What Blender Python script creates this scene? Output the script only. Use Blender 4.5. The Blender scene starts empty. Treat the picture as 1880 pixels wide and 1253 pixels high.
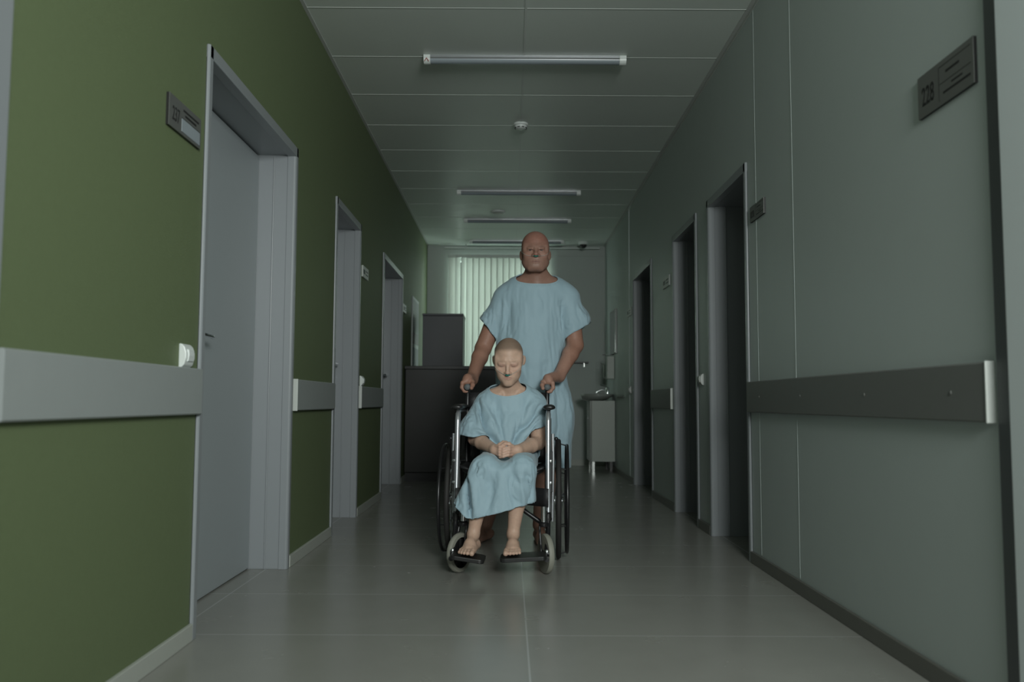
import bpy, bmesh, math, random
import numpy as np
from mathutils import Vector, Matrix
random.seed(7); rng = np.random.RandomState(3)
SC = bpy.context.scene; COL = SC.collection; PI = math.pi

# ------------------------------------------------------------------ camera
CAM_F, PITCH, YAW, ROLL, EYE = 1549.49, 0.0723, 0.0028, 0.0044, 0.78
XL, XR, HC, YB, YF = -1.04, 1.20, 2.75, 10.55, -3.0
def cam_axes():
    f = np.array([math.sin(YAW)*math.cos(PITCH), math.cos(YAW)*math.cos(PITCH), math.sin(PITCH)])
    rt = np.array([math.cos(YAW), -math.sin(YAW), 0.0]); up = np.cross(rt, f)
    c, s = math.cos(ROLL), math.sin(ROLL)
    return f, rt*c + up*s, up*c - rt*s
FW, RT, UP = cam_axes()
def at(px, py, Y):
    "world point seen at a pixel, at depth Y along the corridor"
    d = FW + RT*((px-940)/CAM_F) - UP*((py-626.5)/CAM_F)
    return np.array([0, 0, EYE]) + d*(Y/d[1])
cd = bpy.data.cameras.new('camera'); cam = bpy.data.objects.new('camera', cd); COL.objects.link(cam)
cam.matrix_world = Matrix(((RT[0], UP[0], -FW[0], 0), (RT[1], UP[1], -FW[1], 0), (RT[2], UP[2], -FW[2], EYE), (0, 0, 0, 1)))
cd.sensor_width = 36; cd.lens = CAM_F/1880*36; cd.clip_start = 0.05
cd.dof.use_dof = True; cd.dof.focus_distance = 4.25; cd.dof.aperture_fstop = 2.6
SC.camera = cam

# ------------------------------------------------------------------ materials
def new_mat(name):
    m = bpy.data.materials.new(name); m.use_nodes = True
    return m, m.node_tree, m.node_tree.nodes['Principled BSDF']
def mat(name, col, rough=.5, metal=0, spec=.5, noise=0, nscale=40, bump=0, bscale=200, **kw):
    m, nt, b = new_mat(name)
    b.inputs['Base Color'].default_value = (*col, 1); b.inputs['Roughness'].default_value = rough
    b.inputs['Metallic'].default_value = metal; b.inputs['Specular IOR Level'].default_value = spec
    for k, v in kw.items(): b.inputs[k.replace('_', ' ')].default_value = v
    tc = nt.nodes.new('ShaderNodeTexCoord')
    if noise:
        n = nt.nodes.new('ShaderNodeTexNoise'); n.inputs['Scale'].default_value = nscale; n.inputs['Detail'].default_value = 4
        nt.links.new(tc.outputs['Object'], n.inputs['Vector'])
        mx = nt.nodes.new('ShaderNodeMix'); mx.data_type = 'RGBA'
        mx.inputs[6].default_value = (*[c*(1-noise) for c in col], 1); mx.inputs[7].default_value = (*[min(1, c*(1+noise)) for c in col], 1)
        nt.links.new(n.outputs['Fac'], mx.inputs[0]); nt.links.new(mx.outputs[2], b.inputs['Base Color'])
    if bump:
        n = nt.nodes.new('ShaderNodeTexNoise'); n.inputs['Scale'].default_value = bscale; n.inputs['Detail'].default_value = 3
        nt.links.new(tc.outputs['Object'], n.inputs['Vector'])
        bp = nt.nodes.new('ShaderNodeBump'); bp.inputs['Strength'].default_value = bump; bp.inputs['Distance'].default_value = .002
        nt.links.new(n.outputs['Fac'], bp.inputs['Height']); nt.links.new(bp.outputs['Normal'], b.inputs['Normal'])
    return m
def seam_mat(name, col, seam, rough, sx, ox, sy, oy, w, spec=.5, noise=.04, nscale=3, rnoise=.05, seam_x=True):
    "large tiles / panels with thin seams running along the x and y axes (world metres)"
    m, nt, b = new_mat(name); N = nt.nodes; L = nt.links
    ge = N.new('ShaderNodeNewGeometry'); sep = N.new('ShaderNodeSeparateXYZ'); L.new(ge.outputs['Position'], sep.inputs[0])
    def M(op, a, bb, c=None):
        n = N.new('ShaderNodeMath'); n.operation = op
        for i, v in enumerate((a, bb, c)):
            if v is None: continue
            if isinstance(v, (int, float)): n.inputs[i].default_value = v
            else: L.new(v, n.inputs[i])
        return n.outputs[0]
    def seamline(o, s, off):
        t = M('SUBTRACT', o, off); t = M('DIVIDE', t, s); r = M('ROUND', t, 0); t = M('SUBTRACT', t, r)
        t = M('ABSOLUTE', t, 0); t = M('MULTIPLY', t, s); return M('LESS_THAN', t, w)
    s = seamline(sep.outputs[1], sy, oy)
    if seam_x: s = M('MAXIMUM', s, seamline(sep.outputs[0], sx, ox))
    n = N.new('ShaderNodeTexNoise'); n.inputs['Scale'].default_value = nscale; n.inputs['Detail'].default_value = 5
    L.new(ge.outputs['Position'], n.inputs['Vector'])
    m1 = N.new('ShaderNodeMix'); m1.data_type = 'RGBA'
    m1.inputs[6].default_value = (*[c*(1-noise) for c in col], 1); m1.inputs[7].default_value = (*[c*(1+noise) for c in col], 1)
    L.new(n.outputs['Fac'], m1.inputs[0])
    m2 = N.new('ShaderNodeMix'); m2.data_type = 'RGBA'; m2.inputs[7].default_value = (*seam, 1)
    L.new(m1.outputs[2], m2.inputs[6]); L.new(s, m2.inputs[0]); L.new(m2.outputs[2], b.inputs['Base Color'])
    r = M('MULTIPLY_ADD', n.outputs['Fac'], rnoise, rough - rnoise/2); L.new(r, b.inputs['Roughness'])
    b.inputs['Specular IOR Level'].default_value = spec
    return m
M = {}
M['green'] = mat('green_paint', (.134, .172, .086), .6, spec=.3, noise=.05, nscale=60, bump=.5, bscale=260)
M['rightwall'] = mat('pale_panel_paint', (.48, .535, .52), .42, spec=.35, noise=.02, nscale=8)
M['backwall'] = mat('grey_paint', (.42, .46, .44), .6, spec=.3, noise=.02)
M['ceil'] = seam_mat('ceiling_panels', (.68, .73, .69), (.30, .32, .30), .38, 1.12, .075, .6, 4.708, .002, spec=.4, noise=.03, nscale=2)
M['floor'] = seam_mat('floor_tiles', (.285, .285, .26), (.42, .43, .41), .26, 1.19, .062, .6, 2.89, .0028, spec=.45, noise=.06, nscale=5, rnoise=.08)
M['casing'] = mat('grey_lacquered_frame', (.27, .29, .305), .32, spec=.5)
M['leaf'] = mat('pale_grey_door', (.34, .375, .39), .45, spec=.4)
M['shadedleaf'] = mat('shaded_door', (.05, .05, .045), .4, spec=.3)  # near-black leaf: the shade of the unlit rooms is put into its colour
M['railL'] = mat('pale_grey_rail', (.31, .335, .33), .5, noise=.03, nscale=20)
M['railR'] = mat('mid_grey_rail', (.16, .165, .155), .5, noise=.03, nscale=20)
M['capR'] = mat('rail_end_cap', (.55, .58, .55), .4)
M['bbL'] = mat('pale_skirting', (.42, .44, .40), .5, noise=.03)
M['bbR'] = mat('dark_skirting', (.13, .13, .115), .4, noise=.05)
M['alum'] = mat('brushed_sign_metal', (.23, .235, .225), .42, metal=.6)
M['strip'] = mat('sign_insert', (.30, .34, .37), .3)
M['ink'] = mat('black_ink', (.012, .012, .012), .5)
M['white'] = mat('white_plastic', (.72, .76, .74), .35)
M['whiteD'] = mat('off_white_plastic', (.5, .52, .5), .4)
M['diff'] = mat('grey_diffuser', (.26, .30, .33), .28, spec=.6)
M['chrome'] = mat('chrome', (.78, .80, .82), .16, metal=1)
M['silver'] = mat('silver_lacquer', (.46, .48, .50), .30, metal=.75)
M['blackm'] = mat('black_metal', (.012, .012, .013), .32, spec=.5)
M['blackp'] = mat('black_plastic', (.014, .014, .014), .38, spec=.5)
M['rubber'] = mat('black_rubber', (.018, .017, .016), .7, bump=.4, bscale=300)
M['grip'] = mat('grey_rubber_grip', (.10, .11, .115), .6, bump=.4, bscale=400)
M['caster'] = mat('grey_caster_tyre', (.25, .25, .21), .6)
M['vinyl'] = mat('black_vinyl', (.016, .016, .017), .5, bump=.5, bscale=250)
M['counter'] = mat('dark_laminate', (.022, .022, .020), .35, spec=.4, noise=.1, nscale=12)
M['countertop'] = mat('dark_worktop', (.025, .025, .024), .3)
M['locker'] = mat('anthracite_laminate', (.048, .052, .060), .42, noise=.12, nscale=3)
M['porcelain'] = mat('white_ceramic', (.30, .32, .30), .2)
M['cab'] = mat('washstand_white', (.38, .42, .38), .4)
M['glass'] = mat('mirror_glass', (.50, .55, .53), .06, metal=1)
M['rail_al'] = mat('blind_headrail', (.55, .6, .57), .35)
M['red'] = mat('red_mark', (.35, .03, .02), .5)
M['teal'] = mat('green_vinyl_tube', (.0, .16, .13), .3, spec=.6)
M['clear'] = mat('clear_vinyl_tube', (.36, .34, .30), .15, spec=.7)
M['eyew'] = mat('eye_white', (.16, .135, .125), .2); M['iris'] = mat('dark_iris', (.03, .02, .015), .15)
M['metalcan'] = mat('steel', (.6, .62, .6), .3, metal=.9)
# translucent blind fabric
m, nt, b = new_mat('blind_fabric'); nt.nodes.remove(b); out = nt.nodes['Material Output']
d = nt.nodes.new('ShaderNodeBsdfDiffuse'); d.inputs[0].default_value = (.66, .68, .65, 1)
t = nt.nodes.new('ShaderNodeBsdfTranslucent'); t.inputs[0].default_value = (.68, .70, .67, 1)
mx = nt.nodes.new('ShaderNodeMixShader'); mx.inputs[0].default_value = .45
nt.links.new(d.outputs[0], mx.inputs[1]); nt.links.new(t.outputs[0], mx.inputs[2]); nt.links.new(mx.outputs[0], out.inputs[0])
M['blind'] = m
# clear window pane
m, nt, b = new_mat('window_glass'); nt.nodes.remove(b); out = nt.nodes['Material Output']
d = nt.nodes.new('ShaderNodeBsdfTransparent'); d.inputs[0].default_value = (.9, .95, .93, 1)
t = nt.nodes.new('ShaderNodeBsdfGlossy'); t.inputs['Roughness'].default_value = .02
mx = nt.nodes.new('ShaderNodeMixShader'); mx.inputs[0].default_value = .06
nt.links.new(d.outputs[0], mx.inputs[1]); nt.links.new(t.outputs[0], mx.inputs[2]); nt.links.new(mx.outputs[0], out.inputs[0])
M['pane'] = m

# ------------------------------------------------------------------ mesh helpers
def link(name, me, m=None, parent=None, smooth=False, bevel=0):
    o = bpy.data.objects.new(name, me); COL.objects.link(o)
    if m: me.materials.append(M[m] if isinstance(m, str) else m)
    if parent: o.parent = parent
    if smooth:
        me.shade_smooth()
    if bevel:
        md = o.modifiers.new('bevel', 'BEVEL'); md.width = bevel; md.segments = 2; md.limit_method = 'ANGLE'
    return o
def thing(name, label, cat, loc=(0, 0, 0), rz=0, group=None):
    o = bpy.data.objects.new(name, None); COL.objects.link(o); o.location = [float(v) for v in loc]; o.rotation_euler = (0, 0, rz)
    o.empty_display_size = .1
    o['label'] = label; o['category'] = cat
    if group: o['group'] = group
    return o
def tag(o, label, cat, group=None):
    o['label'] = label; o['category'] = cat
    if group: o['group'] = group
    return o
def structure(o): o['kind'] = 'structure'; return o
class MB:
    def __init__(s): s.v = []; s.f = []
    def add(s, vs, fs):
        b = len(s.v); s.v += [tuple(float(c) for c in p) for p in vs]; s.f += [tuple(b+i for i in f) for f in fs]; return s
    def box(s, a, b, rot=None):
        x0, y0, z0 = [min(a[i], b[i]) for i in range(3)]; x1, y1, z1 = [max(a[i], b[i]) for i in range(3)]
        vs = [(x0,y0,z0),(x1,y0,z0),(x1,y1,z0),(x0,y1,z0),(x0,y0,z1),(x1,y0,z1),(x1,y1,z1),(x0,y1,z1)]
        if rot is not None: vs = [tuple(rot @ Vector(v)) for v in vs]
        return s.add(vs, [(0,3,2,1),(4,5,6,7),(0,1,5,4),(1,2,6,5),(2,3,7,6),(3,0,4,7)])
    def tube(s, pts, r, n=12, caps=True, closed=False):
        P = [np.array(p, float) for p in pts]; k = len(P); rs = r if hasattr(r, '__len__') else [r]*k
        ref = None; rings = []
        for i in range(k):
            if closed: t = P[(i+1) % k]-P[i-1]
            else: t = P[min(i+1, k-1)]-P[max(i-1, 0)]
            t = t/(np.linalg.norm(t)+1e-12)
            if ref is None:
                ref = np.array([0, 0, 1.]) if abs(t[2]) < .9 else np.array([1., 0, 0])
            u = ref-t*(ref@t); u /= np.linalg.norm(u)+1e-12; ref = u; w = np.cross(t, u)
            rings.append([P[i]+rs[i]*(math.cos(2*PI*j/n)*u+math.sin(2*PI*j/n)*w) for j in range(n)])
        vs = [p for rg in rings for p in rg]; fs = []
        for i in range(k if closed else k-1):
            a, b = i*n, ((i+1) % k)*n
            for j in range(n): fs.append((a+j, a+(j+1) % n, b+(j+1) % n, b+j))
        if caps and not closed: fs += [tuple(range(n))[::-1], tuple((k-1)*n+j for j in range(n))]
        return s.add(vs, fs)
    def lathe(s, prof, c=(0, 0, 0), axis=(0, 0, 1), n=32, arc=2*PI):
        "profile of (radius, height) turned round an axis"
        ax = Vector(axis).normalized(); q = Vector((0, 0, 1)).rotation_difference(ax); c = Vector(c)
        vs = []
        for (r, h) in prof:
            for j in range(n): vs.append(tuple(c + q @ Vector((r*math.cos(arc*j/n), r*math.sin(arc*j/n), h))))
        fs = []
        for i in range(len(prof)-1):
            for j in range(n): fs.append((i*n+j, i*n+(j+1) % n, (i+1)*n+(j+1) % n, (i+1)*n+j))
        if prof[0][0] > 1e-6: fs.append(tuple(range(n))[::-1])
        if prof[-1][0] > 1e-6: fs.append(tuple((len(prof)-1)*n+j for j in range(n)))
        return s.add(vs, fs)
    def ball(s, c, r, n=16, m=10):
        rr = r if hasattr(r, '__len__') else (r, r, r)
        vs = []; fs = []
        for i in range(m+1):
            a = PI*i/m
            for j in range(n): vs.append((c[0]+rr[0]*math.sin(a)*math.cos(2*PI*j/n), c[1]+rr[1]*math.sin(a)*math.sin(2*PI*j/n), c[2]-rr[2]*math.cos(a)))
        for i in range(m):
            for j in range(n): fs.append((i*n+j, i*n+(j+1) % n, (i+1)*n+(j+1) % n, (i+1)*n+j))
        return s.add(vs, fs)
    def prism(s, poly, a, b, axis=0):
        "polygon in the other two axes, extruded from a to b along the axis"
        def mk(p, t):
            l = list(p); l.insert(axis, t); return tuple(l)
        n = len(poly); vs = [mk(p, a) for p in poly]+[mk(p, b) for p in poly]
        return s.add(vs, [tuple(range(n))[::-1], tuple(range(n, 2*n))]+[(i, (i+1) % n, n+(i+1) % n, n+i) for i in range(n)])
    def mesh(s, name):
        me = bpy.data.meshes.new(name); me.from_pydata(s.v, [], s.f); me.update()
        bm = bmesh.new(); bm.from_mesh(me); bmesh.ops.remove_doubles(bm, verts=bm.verts, dist=1e-6); bmesh.ops.recalc_face_normals(bm, faces=bm.faces); bm.to_mesh(me); bm.free()
        return me
    def build(s, name, m, parent=None, smooth=False, bevel=0, angle=None):
        me = s.mesh(name); o = link(name, me, m, parent, False, bevel)
        if smooth:
            me.shade_smooth()
            try: me.set_sharp_from_angle(angle=math.radians(angle or 45))
            except Exception: pass
        return o
def bez(p, n=12):
    "smooth path through control points (Catmull-Rom)"
    P = [np.array(q, float) for q in p]; P = [2*P[0]-P[1]]+P+[2*P[-1]-P[-2]]; out = []
    for i in range(1, len(P)-2):
        for k in range(n):
            t = k/n; a, b, c, d = P[i-1:i+3]
            out.append(.5*((2*b)+(-a+c)*t+(2*a-5*b+4*c-d)*t*t+(-a+3*b-3*c+d)*t**3))
    out.append(P[-2]); return out
def text_mesh(s, size, name='lettering'):
    cu = bpy.data.curves.new(name, 'FONT'); cu.body = s; cu.size = size; cu.extrude = .0006; cu.align_x = 'CENTER'; cu.align_y = 'CENTER'
    cu.offset = size*.006
    o = bpy.data.objects.new(name, cu); COL.objects.link(o)
    dg = bpy.context.evaluated_depsgraph_get(); me = bpy.data.meshes.new_from_object(o.evaluated_get(dg))
    bpy.data.objects.remove(o); bpy.data.curves.remove(cu); return me
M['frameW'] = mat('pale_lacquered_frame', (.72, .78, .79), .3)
M['darkstrip'] = mat('dark_grey_strip', (.11, .12, .125), .5)  # flat dark grey for the strip beside the near right frame
M['tbar'] = mat('white_ceiling_bar', (.66, .70, .67), .4)
M['sheet'] = mat('printed_paper', (.20, .225, .215), .5)
M['boardframe'] = mat('board_frame_white', (.30, .33, .32), .4)
# ------------------------------------------------------------------ the corridor shell
T = .25     # wall thickness
YC = 1.45   # corridor walls stop here; wider space behind the camera added to let light in
def wall_side(name, x, sgn, m, openings):
    "wall with its inner face on x, pierced by door openings [(y0, y1, height)]"
    mb = MB(); xo = x+sgn*T; y = YC
    for (a, b, h) in sorted(openings):
        mb.box((x, y, 0), (xo, a, HC)); mb.box((x, a, h), (xo, b, HC)); y = b
    mb.box((x, y, 0), (xo, YB, HC))
    return structure(mb.build(name, m))
DOORS_L = [(1.46, 1.70, 2.0), (2.81, 4.03, 2.0), (4.95, 5.79, 2.0), (6.84, 8.10, 2.0)]
DOORS_R = [(1.47, 1.99, 2.02), (4.20, 5.05, 2.0), (5.35, 6.14, 2.0), (7.06, 8.13, 2.0)]
wall_side('wall_left', XL, -1, 'green', DOORS_L)
wall_side('wall_right', XR, 1, 'rightwall', DOORS_R)
# panel joints on the right wall
for i, y in enumerate((3.53, 4.06)):
    structure(MB().box((XR-.0012, y-.003, .06), (XR+.001, y+.004, HC-.02)).build('trim_%d' % (i+1), 'rightwall', bevel=.001))
structure(MB().box((XR-.006, 8.40, .05), (XR+.001, 8.412, HC)).build('trim_3', 'rightwall'))
structure(MB().box((-3.5, YF-.25, -.2), (3.5, YB+.6, 0)).build('floor', 'floor'))
structure(MB().box((-3.5, YF-.25, HC), (3.5, YB+.3, HC+.2)).build('ceiling', 'ceil'))
# ceiling edge angle
structure(MB().box((XR-.022, YC, HC-.004), (XR, YB, HC)).box((XR-.004, YC, HC-.022), (XR, YB, HC)).build('trim_4', 'whiteD'))
structure(MB().box((XL, YC, HC-.004), (XL+.018, YB, HC)).build('trim_5', 'whiteD'))
tb = MB(); y = 4.70-.6*5
while y < YB: tb.box((XL, y-.0028, HC-.0013), (XR, y+.0028, HC+.001)); y += .6
tb.box((.069, YC, HC-.0022), (.081, YB, HC+.001)); structure(tb.build('trim_7', 'tbar'))
# back wall with its window
WX0, WX1, WZ0, WZ1 = -.78, .52, .85, 2.62
structure(MB().box((XL-.3, YB, 0), (WX0, YB+.2, HC)).box((WX1, YB, 0), (XR+.3, YB+.2, HC)).box((WX0, YB, 0), (WX1, YB+.2, WZ0)).box((WX0, YB, WZ1), (WX1, YB+.2, HC)).build('wall_back', 'backwall'))
# added walls around the camera, out of the frame, shaped to bounce light in
structure(MB().box((-3.2, YF-.2, 0), (3.2, YF, HC)).build('wall_front', 'rightwall'))
structure(MB().box((-3.4, YF, 0), (-3.2, YC+.2, HC)).box((-3.2, YC, 0), (XL-T, YC+.2, HC)).build('wall_added_left', 'rightwall'))
structure(MB().box((3.2, YF, 0), (3.4, YC+.2, HC)).box((XR+T, YC, 0), (3.2, YC+.2, HC)).build('wall_added_right', 'rightwall'))
# window joinery at the far end
wf = MB()
for (a, b) in (((WX0, YB+.08, WZ0), (WX0+.06, YB+.14, WZ1)), ((WX1-.06, YB+.08, WZ0), (WX1, YB+.14, WZ1)), ((WX0, YB+.08, WZ0), (WX1, YB+.14, WZ0+.06)),
               ((WX0, YB+.08, WZ1-.06), (WX1, YB+.14, WZ1)), ((-.17, YB+.085, WZ0), (-.10, YB+.135, WZ1))): wf.box(a, b)
w1 = structure(wf.build('window_1', 'white', bevel=.004))
structure(MB().box((WX0+.05, YB+.105, WZ0+.05), (WX1-.05, YB+.111, WZ1-.05)).build('window_glass', 'pane', w1))
structure(MB().box((WX0-.03, YB-.05, WZ0-.03), (WX1+.03, YB+.1, WZ0)).build('window_sill', 'white', w1, bevel=.004))
# skirting
def skirt(name, x, sgn, doors, m):
    mb = MB(); y = YC
    for (a, b, h) in sorted(doors):
        if a > y: mb.box((x, y, 0), (x-sgn*.014, a, .056))
        y = b
    mb.box((x, y, 0), (x-sgn*.014, YB, .056)); structure(mb.build(name, m, bevel=.003))
skirt('baseboard_left', XL, -1, DOORS_L, 'bbL'); skirt('baseboard_right', XR, 1, DOORS_R, 'bbR')
structure(MB().box((XL+.014, YB-.014, 0), (XR-.014, YB, .07)).build('baseboard_back', 'bbL'))
# thin joints between skirting lengths on the right
# ------------------------------------------------------------------ doors
def doorset(n, side, a, b, h, leaf, handle_y=None, lever=1, prot=.012, cw=.045, m='casing'):
    """grey lacquered frame lining the opening; leaf = 'closed' (set back in the recess) or 'open' (swung into the dark room, hinged on the far jamb)"""
    s = -1 if side == 'L' else 1; x = XL if side == 'L' else XR
    fr = MB(); xi = x-s*prot; xo = x+s*T; lin = .018
    prof = [(xi+s*.004, 0), (xi, .005), (xi, cw-.009), (xi+s*.009, cw)]           # rounded casing edge
    def casing_v(y0, d):
        poly = [(xi+s*.006, y0), (xi, y0+d*.006), (xi, y0+d*(cw-.012)), (xi+s*.004, y0+d*(cw-.004)), (xi+s*.012, y0+d*cw), (x+s*.03, y0+d*cw), (x+s*.03, y0+d*.02), (x-s*.001, y0+d*.02), (x-s*.001, y0)]
        fr.prism(poly, 0, h, axis=2)
    casing_v(a, 1); casing_v(b, -1)
    fr.box((xi, a+.004, h-cw), (x+s*.03, b-.004, h))
    # lining of the reveal with its stop bead
    y0, y1 = a+cw-.006, b-cw+.006
    for (p, q) in ((a, y0), (y1, b)): fr.box((x+s*.012, p, 0), (xo, q, h))
    fr.box((x+s*.012, a, h-cw+.006), (xo, b, h))
    fr.box((x+s*.092, y0, 0), (x+s*.098, y0+.006, h-cw)); fr.box((x+s*.092, y1, 0), (x+s*.098, y1-.006, h-cw))
    f = structure(fr.build('door_%d' % n, m, bevel=.002))
    if leaf == 'closed':
        lf = structure(MB().box((x+s*.168, y0+.003, .006), (x+s*.208, y1-.003, h-cw-.002)).build('door_leaf', 'leaf', f, bevel=.002))
        hx = x+s*.168; hy = handle_y; hb = MB()
        hb.lathe([(.024, 0), (.026, .004), (.022, .009)], (hx, hy, 1.03), (-s, 0, 0), 20)
        hb.tube(bez([(hx, hy, 1.03), (hx-s*.045, hy, 1.03), (hx-s*.058, hy+lever*.02, 1.03), (hx-s*.06, hy+lever*.12, 1.028), (hx-s*.055, hy+lever*.135, 1.026)], 6), .0085, 10)
        hb.lathe([(.022, 0), (.024, .004), (.02, .008)], (hx, hy, .95), (-s, 0, 0), 20)
        structure(hb.build('door_handle', 'chrome', lf, smooth=True))
    elif leaf == 'open':
        yl = y1-.002
        # leaf stands at a right angle to the corridor, just past the stop
        L = (y1-y0)-.006
        lf = structure(MB().box((x+s*(T+.004), yl-.042, .006), (x+s*(T+.004+L), yl, h-cw-.004)).build('door_leaf', 'shadedleaf', f, bevel=.002))
        hx = x+s*(T+.004+L-.07); hb = MB()
        hb.lathe([(.024, 0), (.026, .004), (.022, .009)], (hx, yl-.042, 1.05), (0, -1, 0), 20)
        hb.tube(bez([(hx, yl-.042, 1.05), (hx, yl-.095, 1.05), (hx-s*.02, yl-.1, 1.05), (hx-s*.12, yl-.102, 1.048)], 6), .0085, 10)
        structure(hb.build('door_handle', 'chrome', lf, smooth=True))
    return f
doorset(1, 'L', *DOORS_L[0], None, cw=.11)
doorset(2, 'L', *DOORS_L[1], 'closed', 3.13, 1)
doorset(3, 'L', *DOORS_L[2], 'closed', 5.66, -1)
doorset(4, 'L', *DOORS_L[3], 'closed', 7.95, -1)
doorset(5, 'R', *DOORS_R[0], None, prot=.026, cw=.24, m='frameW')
structure(MB().box((XR-.004, 1.985, .05), (XR+.001, 2.07, HC)).build('trim_8', 'darkstrip', bevel=.001))
doorset(6, 'R', *DOORS_R[1], 'open'); doorset(7, 'R', *DOORS_R[2], 'open'); doorset(8, 'R', *DOORS_R[3], 'open')
# the dark rooms behind the open doors on the right: plain walls
M['room'] = mat('room_shade', (.05, .05, .045), .8)  # near-black walls: the darkness of the rooms is put into the colour
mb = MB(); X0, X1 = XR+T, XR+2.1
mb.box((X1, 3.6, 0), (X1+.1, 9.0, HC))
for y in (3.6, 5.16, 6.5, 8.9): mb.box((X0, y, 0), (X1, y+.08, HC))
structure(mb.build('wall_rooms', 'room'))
# flat walls behind left side closed doors need none

# ------------------------------------------------------------------ wall protection rails
def rail(y0, y1, side, label, caps=()):
    s = -1 if side == 'L' else 1; x = XL if side == 'L' else XR; z0, z1 = .735, .885
    t = thing('bumper_rail', label, 'wall rail', (x, (y0+y1)/2, .735), group=None)
    yc = (y0+y1)/2; D = .024; c = -s
    poly = [(0, 0), (c*(D-.004), 0), (c*D, .004), (c*D, .146), (c*(D-.004), .15), (0, .15)]
    MB().prism([(p, q) for p, q in poly], y0-yc, y1-yc, axis=1).build('rail_board', 'railL' if side == 'L' else 'railR', t)
    for yy, d in caps:
        MB().box((0, yy-yc, -.002), (c*(D+.002), yy-yc+d*.006, .152)).build('end_cap', 'capR', t, bevel=.0015)
    return t
rail(1.70, 2.80, 'L', 'long pale grey bumper rail on the green wall at the left edge')
rail(4.06, 4.94, 'L', 'short grey bumper rail between the first and second left doors', ((4.06, -1),))
rail(5.82, 6.83, 'L', 'far grey bumper rail on the green wall before the third left door', ((5.82, -1),))
tR = rail(2.085, 4.19, 'R', 'long dark grey bumper rail on the pale right wall', ((2.085, -1),))
for y in (2.25, 2.80, 3.42, 3.98):
    MB().lathe([(.006, 0), (.006, .001), (.004, .0022)], (-.0242, y-(2.085+4.19)/2, .075), (-1, 0, 0), 14).build('screw_cover', 'railR', tR, smooth=True)
rail(6.17, 7.05, 'R', 'short dark bumper rail between the far doors on the right wall', ((6.17, -1),))

# ------------------------------------------------------------------ door signs
def sign(side, y0, y1, z0, z1, number, label, style, cat='door sign'):
    "y0 is the end nearest the camera"
    s = -1 if side == 'L' else 1; x = XL if side == 'L' else XR; w = abs(y1-y0); h = z1-z0
    t = thing('door_sign', label, cat, (x, (y0+y1)/2, (z0+z1)/2))
    # local frame on the wall: u to the reader's right, v up, d out of the wall
    rx = Matrix.Rotation(PI/2, 4, 'X'); base = Matrix.Rotation(s*-PI/2 if True else 0, 4, 'Z')
    # reader looks along +s*x ; right-hand direction u = (0,-s,0)
    def P(u, v, d): return (-s*d, -s*u, v)
    def bx(mb, u0, u1, v0, v1, d0, d1): a = P(u0, v0, d0); b = P(u1, v1, d1); return mb.box(a, b)
    if style != 'pale': bx(MB(), -w/2, w/2, -h/2, h/2, 0, .0085).build('backing', 'ink', t)
    bx(MB(), -w/2, w/2, -h/2, h/2, .0085 if style != 'pale' else 0, .010).build('sign_plate', 'alum' if style != 'pale' else 'whiteD', t)
    if style == 'pale':
        mb = MB(); bx(mb, -w*.42, -w*.12, -h*.2, h*.2, .010, .0106); bx(mb, 0, w*.4, .1*h, h*.2, .010, .0106); bx(mb, 0, w*.4, -.2*h, -h*.1, .010, .0106)
        mb.build('lettering', 'ink', t); return t
    if not number:
        mb = MB()
        for k in range(3): bx(mb, -w*.42+k*w*.09, -w*.355+k*w*.09, -h*.26, h*.16, .010, .0104)
        mb.build('worn_number', 'ink', t)
    me = text_mesh(number or ' ', h*.62)
    mt = Matrix.Translation(P(-w*.30, -h*.06, .0102)) @ Matrix(((0, 0, -s, 0), (-s, 0, 0, 0), (0, 1, 0, 0), (0, 0, 0, 1))) @ Matrix.Diagonal((.62, 1, 1, 1))
    me.transform(mt); number and link('room_number', me, 'ink', t)
    mb = MB(); r = random.Random(3+int(number or 5))
    def words(v, u0, u1, hh):
        u = u0
        while u < u1:
            l = r.uniform(.0035, .006); bx(mb, u, min(u+l, u1), v-hh/2, v+hh/2, .010, .0105); u += l+.0012
    if style == 'ruled':
        bx(mb, -w*.08, w*.46, h*.36, h*.375, .010, .0105); bx(mb, -w*.08, w*.46, -h*.03, -h*.015, .010, .0105)
        bx(mb, -w*.095, -w*.088, -h*.4, h*.38, .010, .0105)
        words(h*.19, w*.03, w*.27, h*.055); words(-h*.13, w*.13, w*.32, h*.04); words(-h*.26, -w*.02, w*.45, h*.05)
    else:
        words(h*.30, -w*.08, w*.42, h*.07); words(h*.16, -w*.02, w*.34, h*.07)
        bx(mb, -w*.13, w*.47, h*.03, h*.045, .010, .0105)
    mb.build('lettering', 'ink', t)
    if style == 'insert':
        mb = MB(); bx(mb, -w*.12, w*.46, -h*.40, h*.01, .010, .0112); mb.build('name_strip', 'strip', t)
    return t
sign('L', 2.492, 2.752, 1.612, 1.712, '237', 'dark metal sign with number 237 on the green wall', 'insert')
sign('R', 2.11, 2.405, 1.605, 1.728, '228', 'grey metal sign with number 228 near the right edge', 'ruled')
sign('R', 3.905, 4.135, 1.672, 1.748, '', 'small dark door sign beside the nearest open right door', 'ruled')
sign('L', 5.87, 6.10, 1.655, 1.735, '', 'pale door sign after the second left door', 'pale')
sign('L', 8.15, 8.36, 1.65, 1.73, '', 'tiny pale door sign after the third left door', 'pale')
sign('R', 6.26, 6.52, 1.66, 1.74, '', 'pale door sign on the right wall between two dark doorways', 'pale')
sign('R', 8.25, 8.52, 1.64, 1.72, '', 'faint pale door sign past the farthest right doorway', 'pale')

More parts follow.
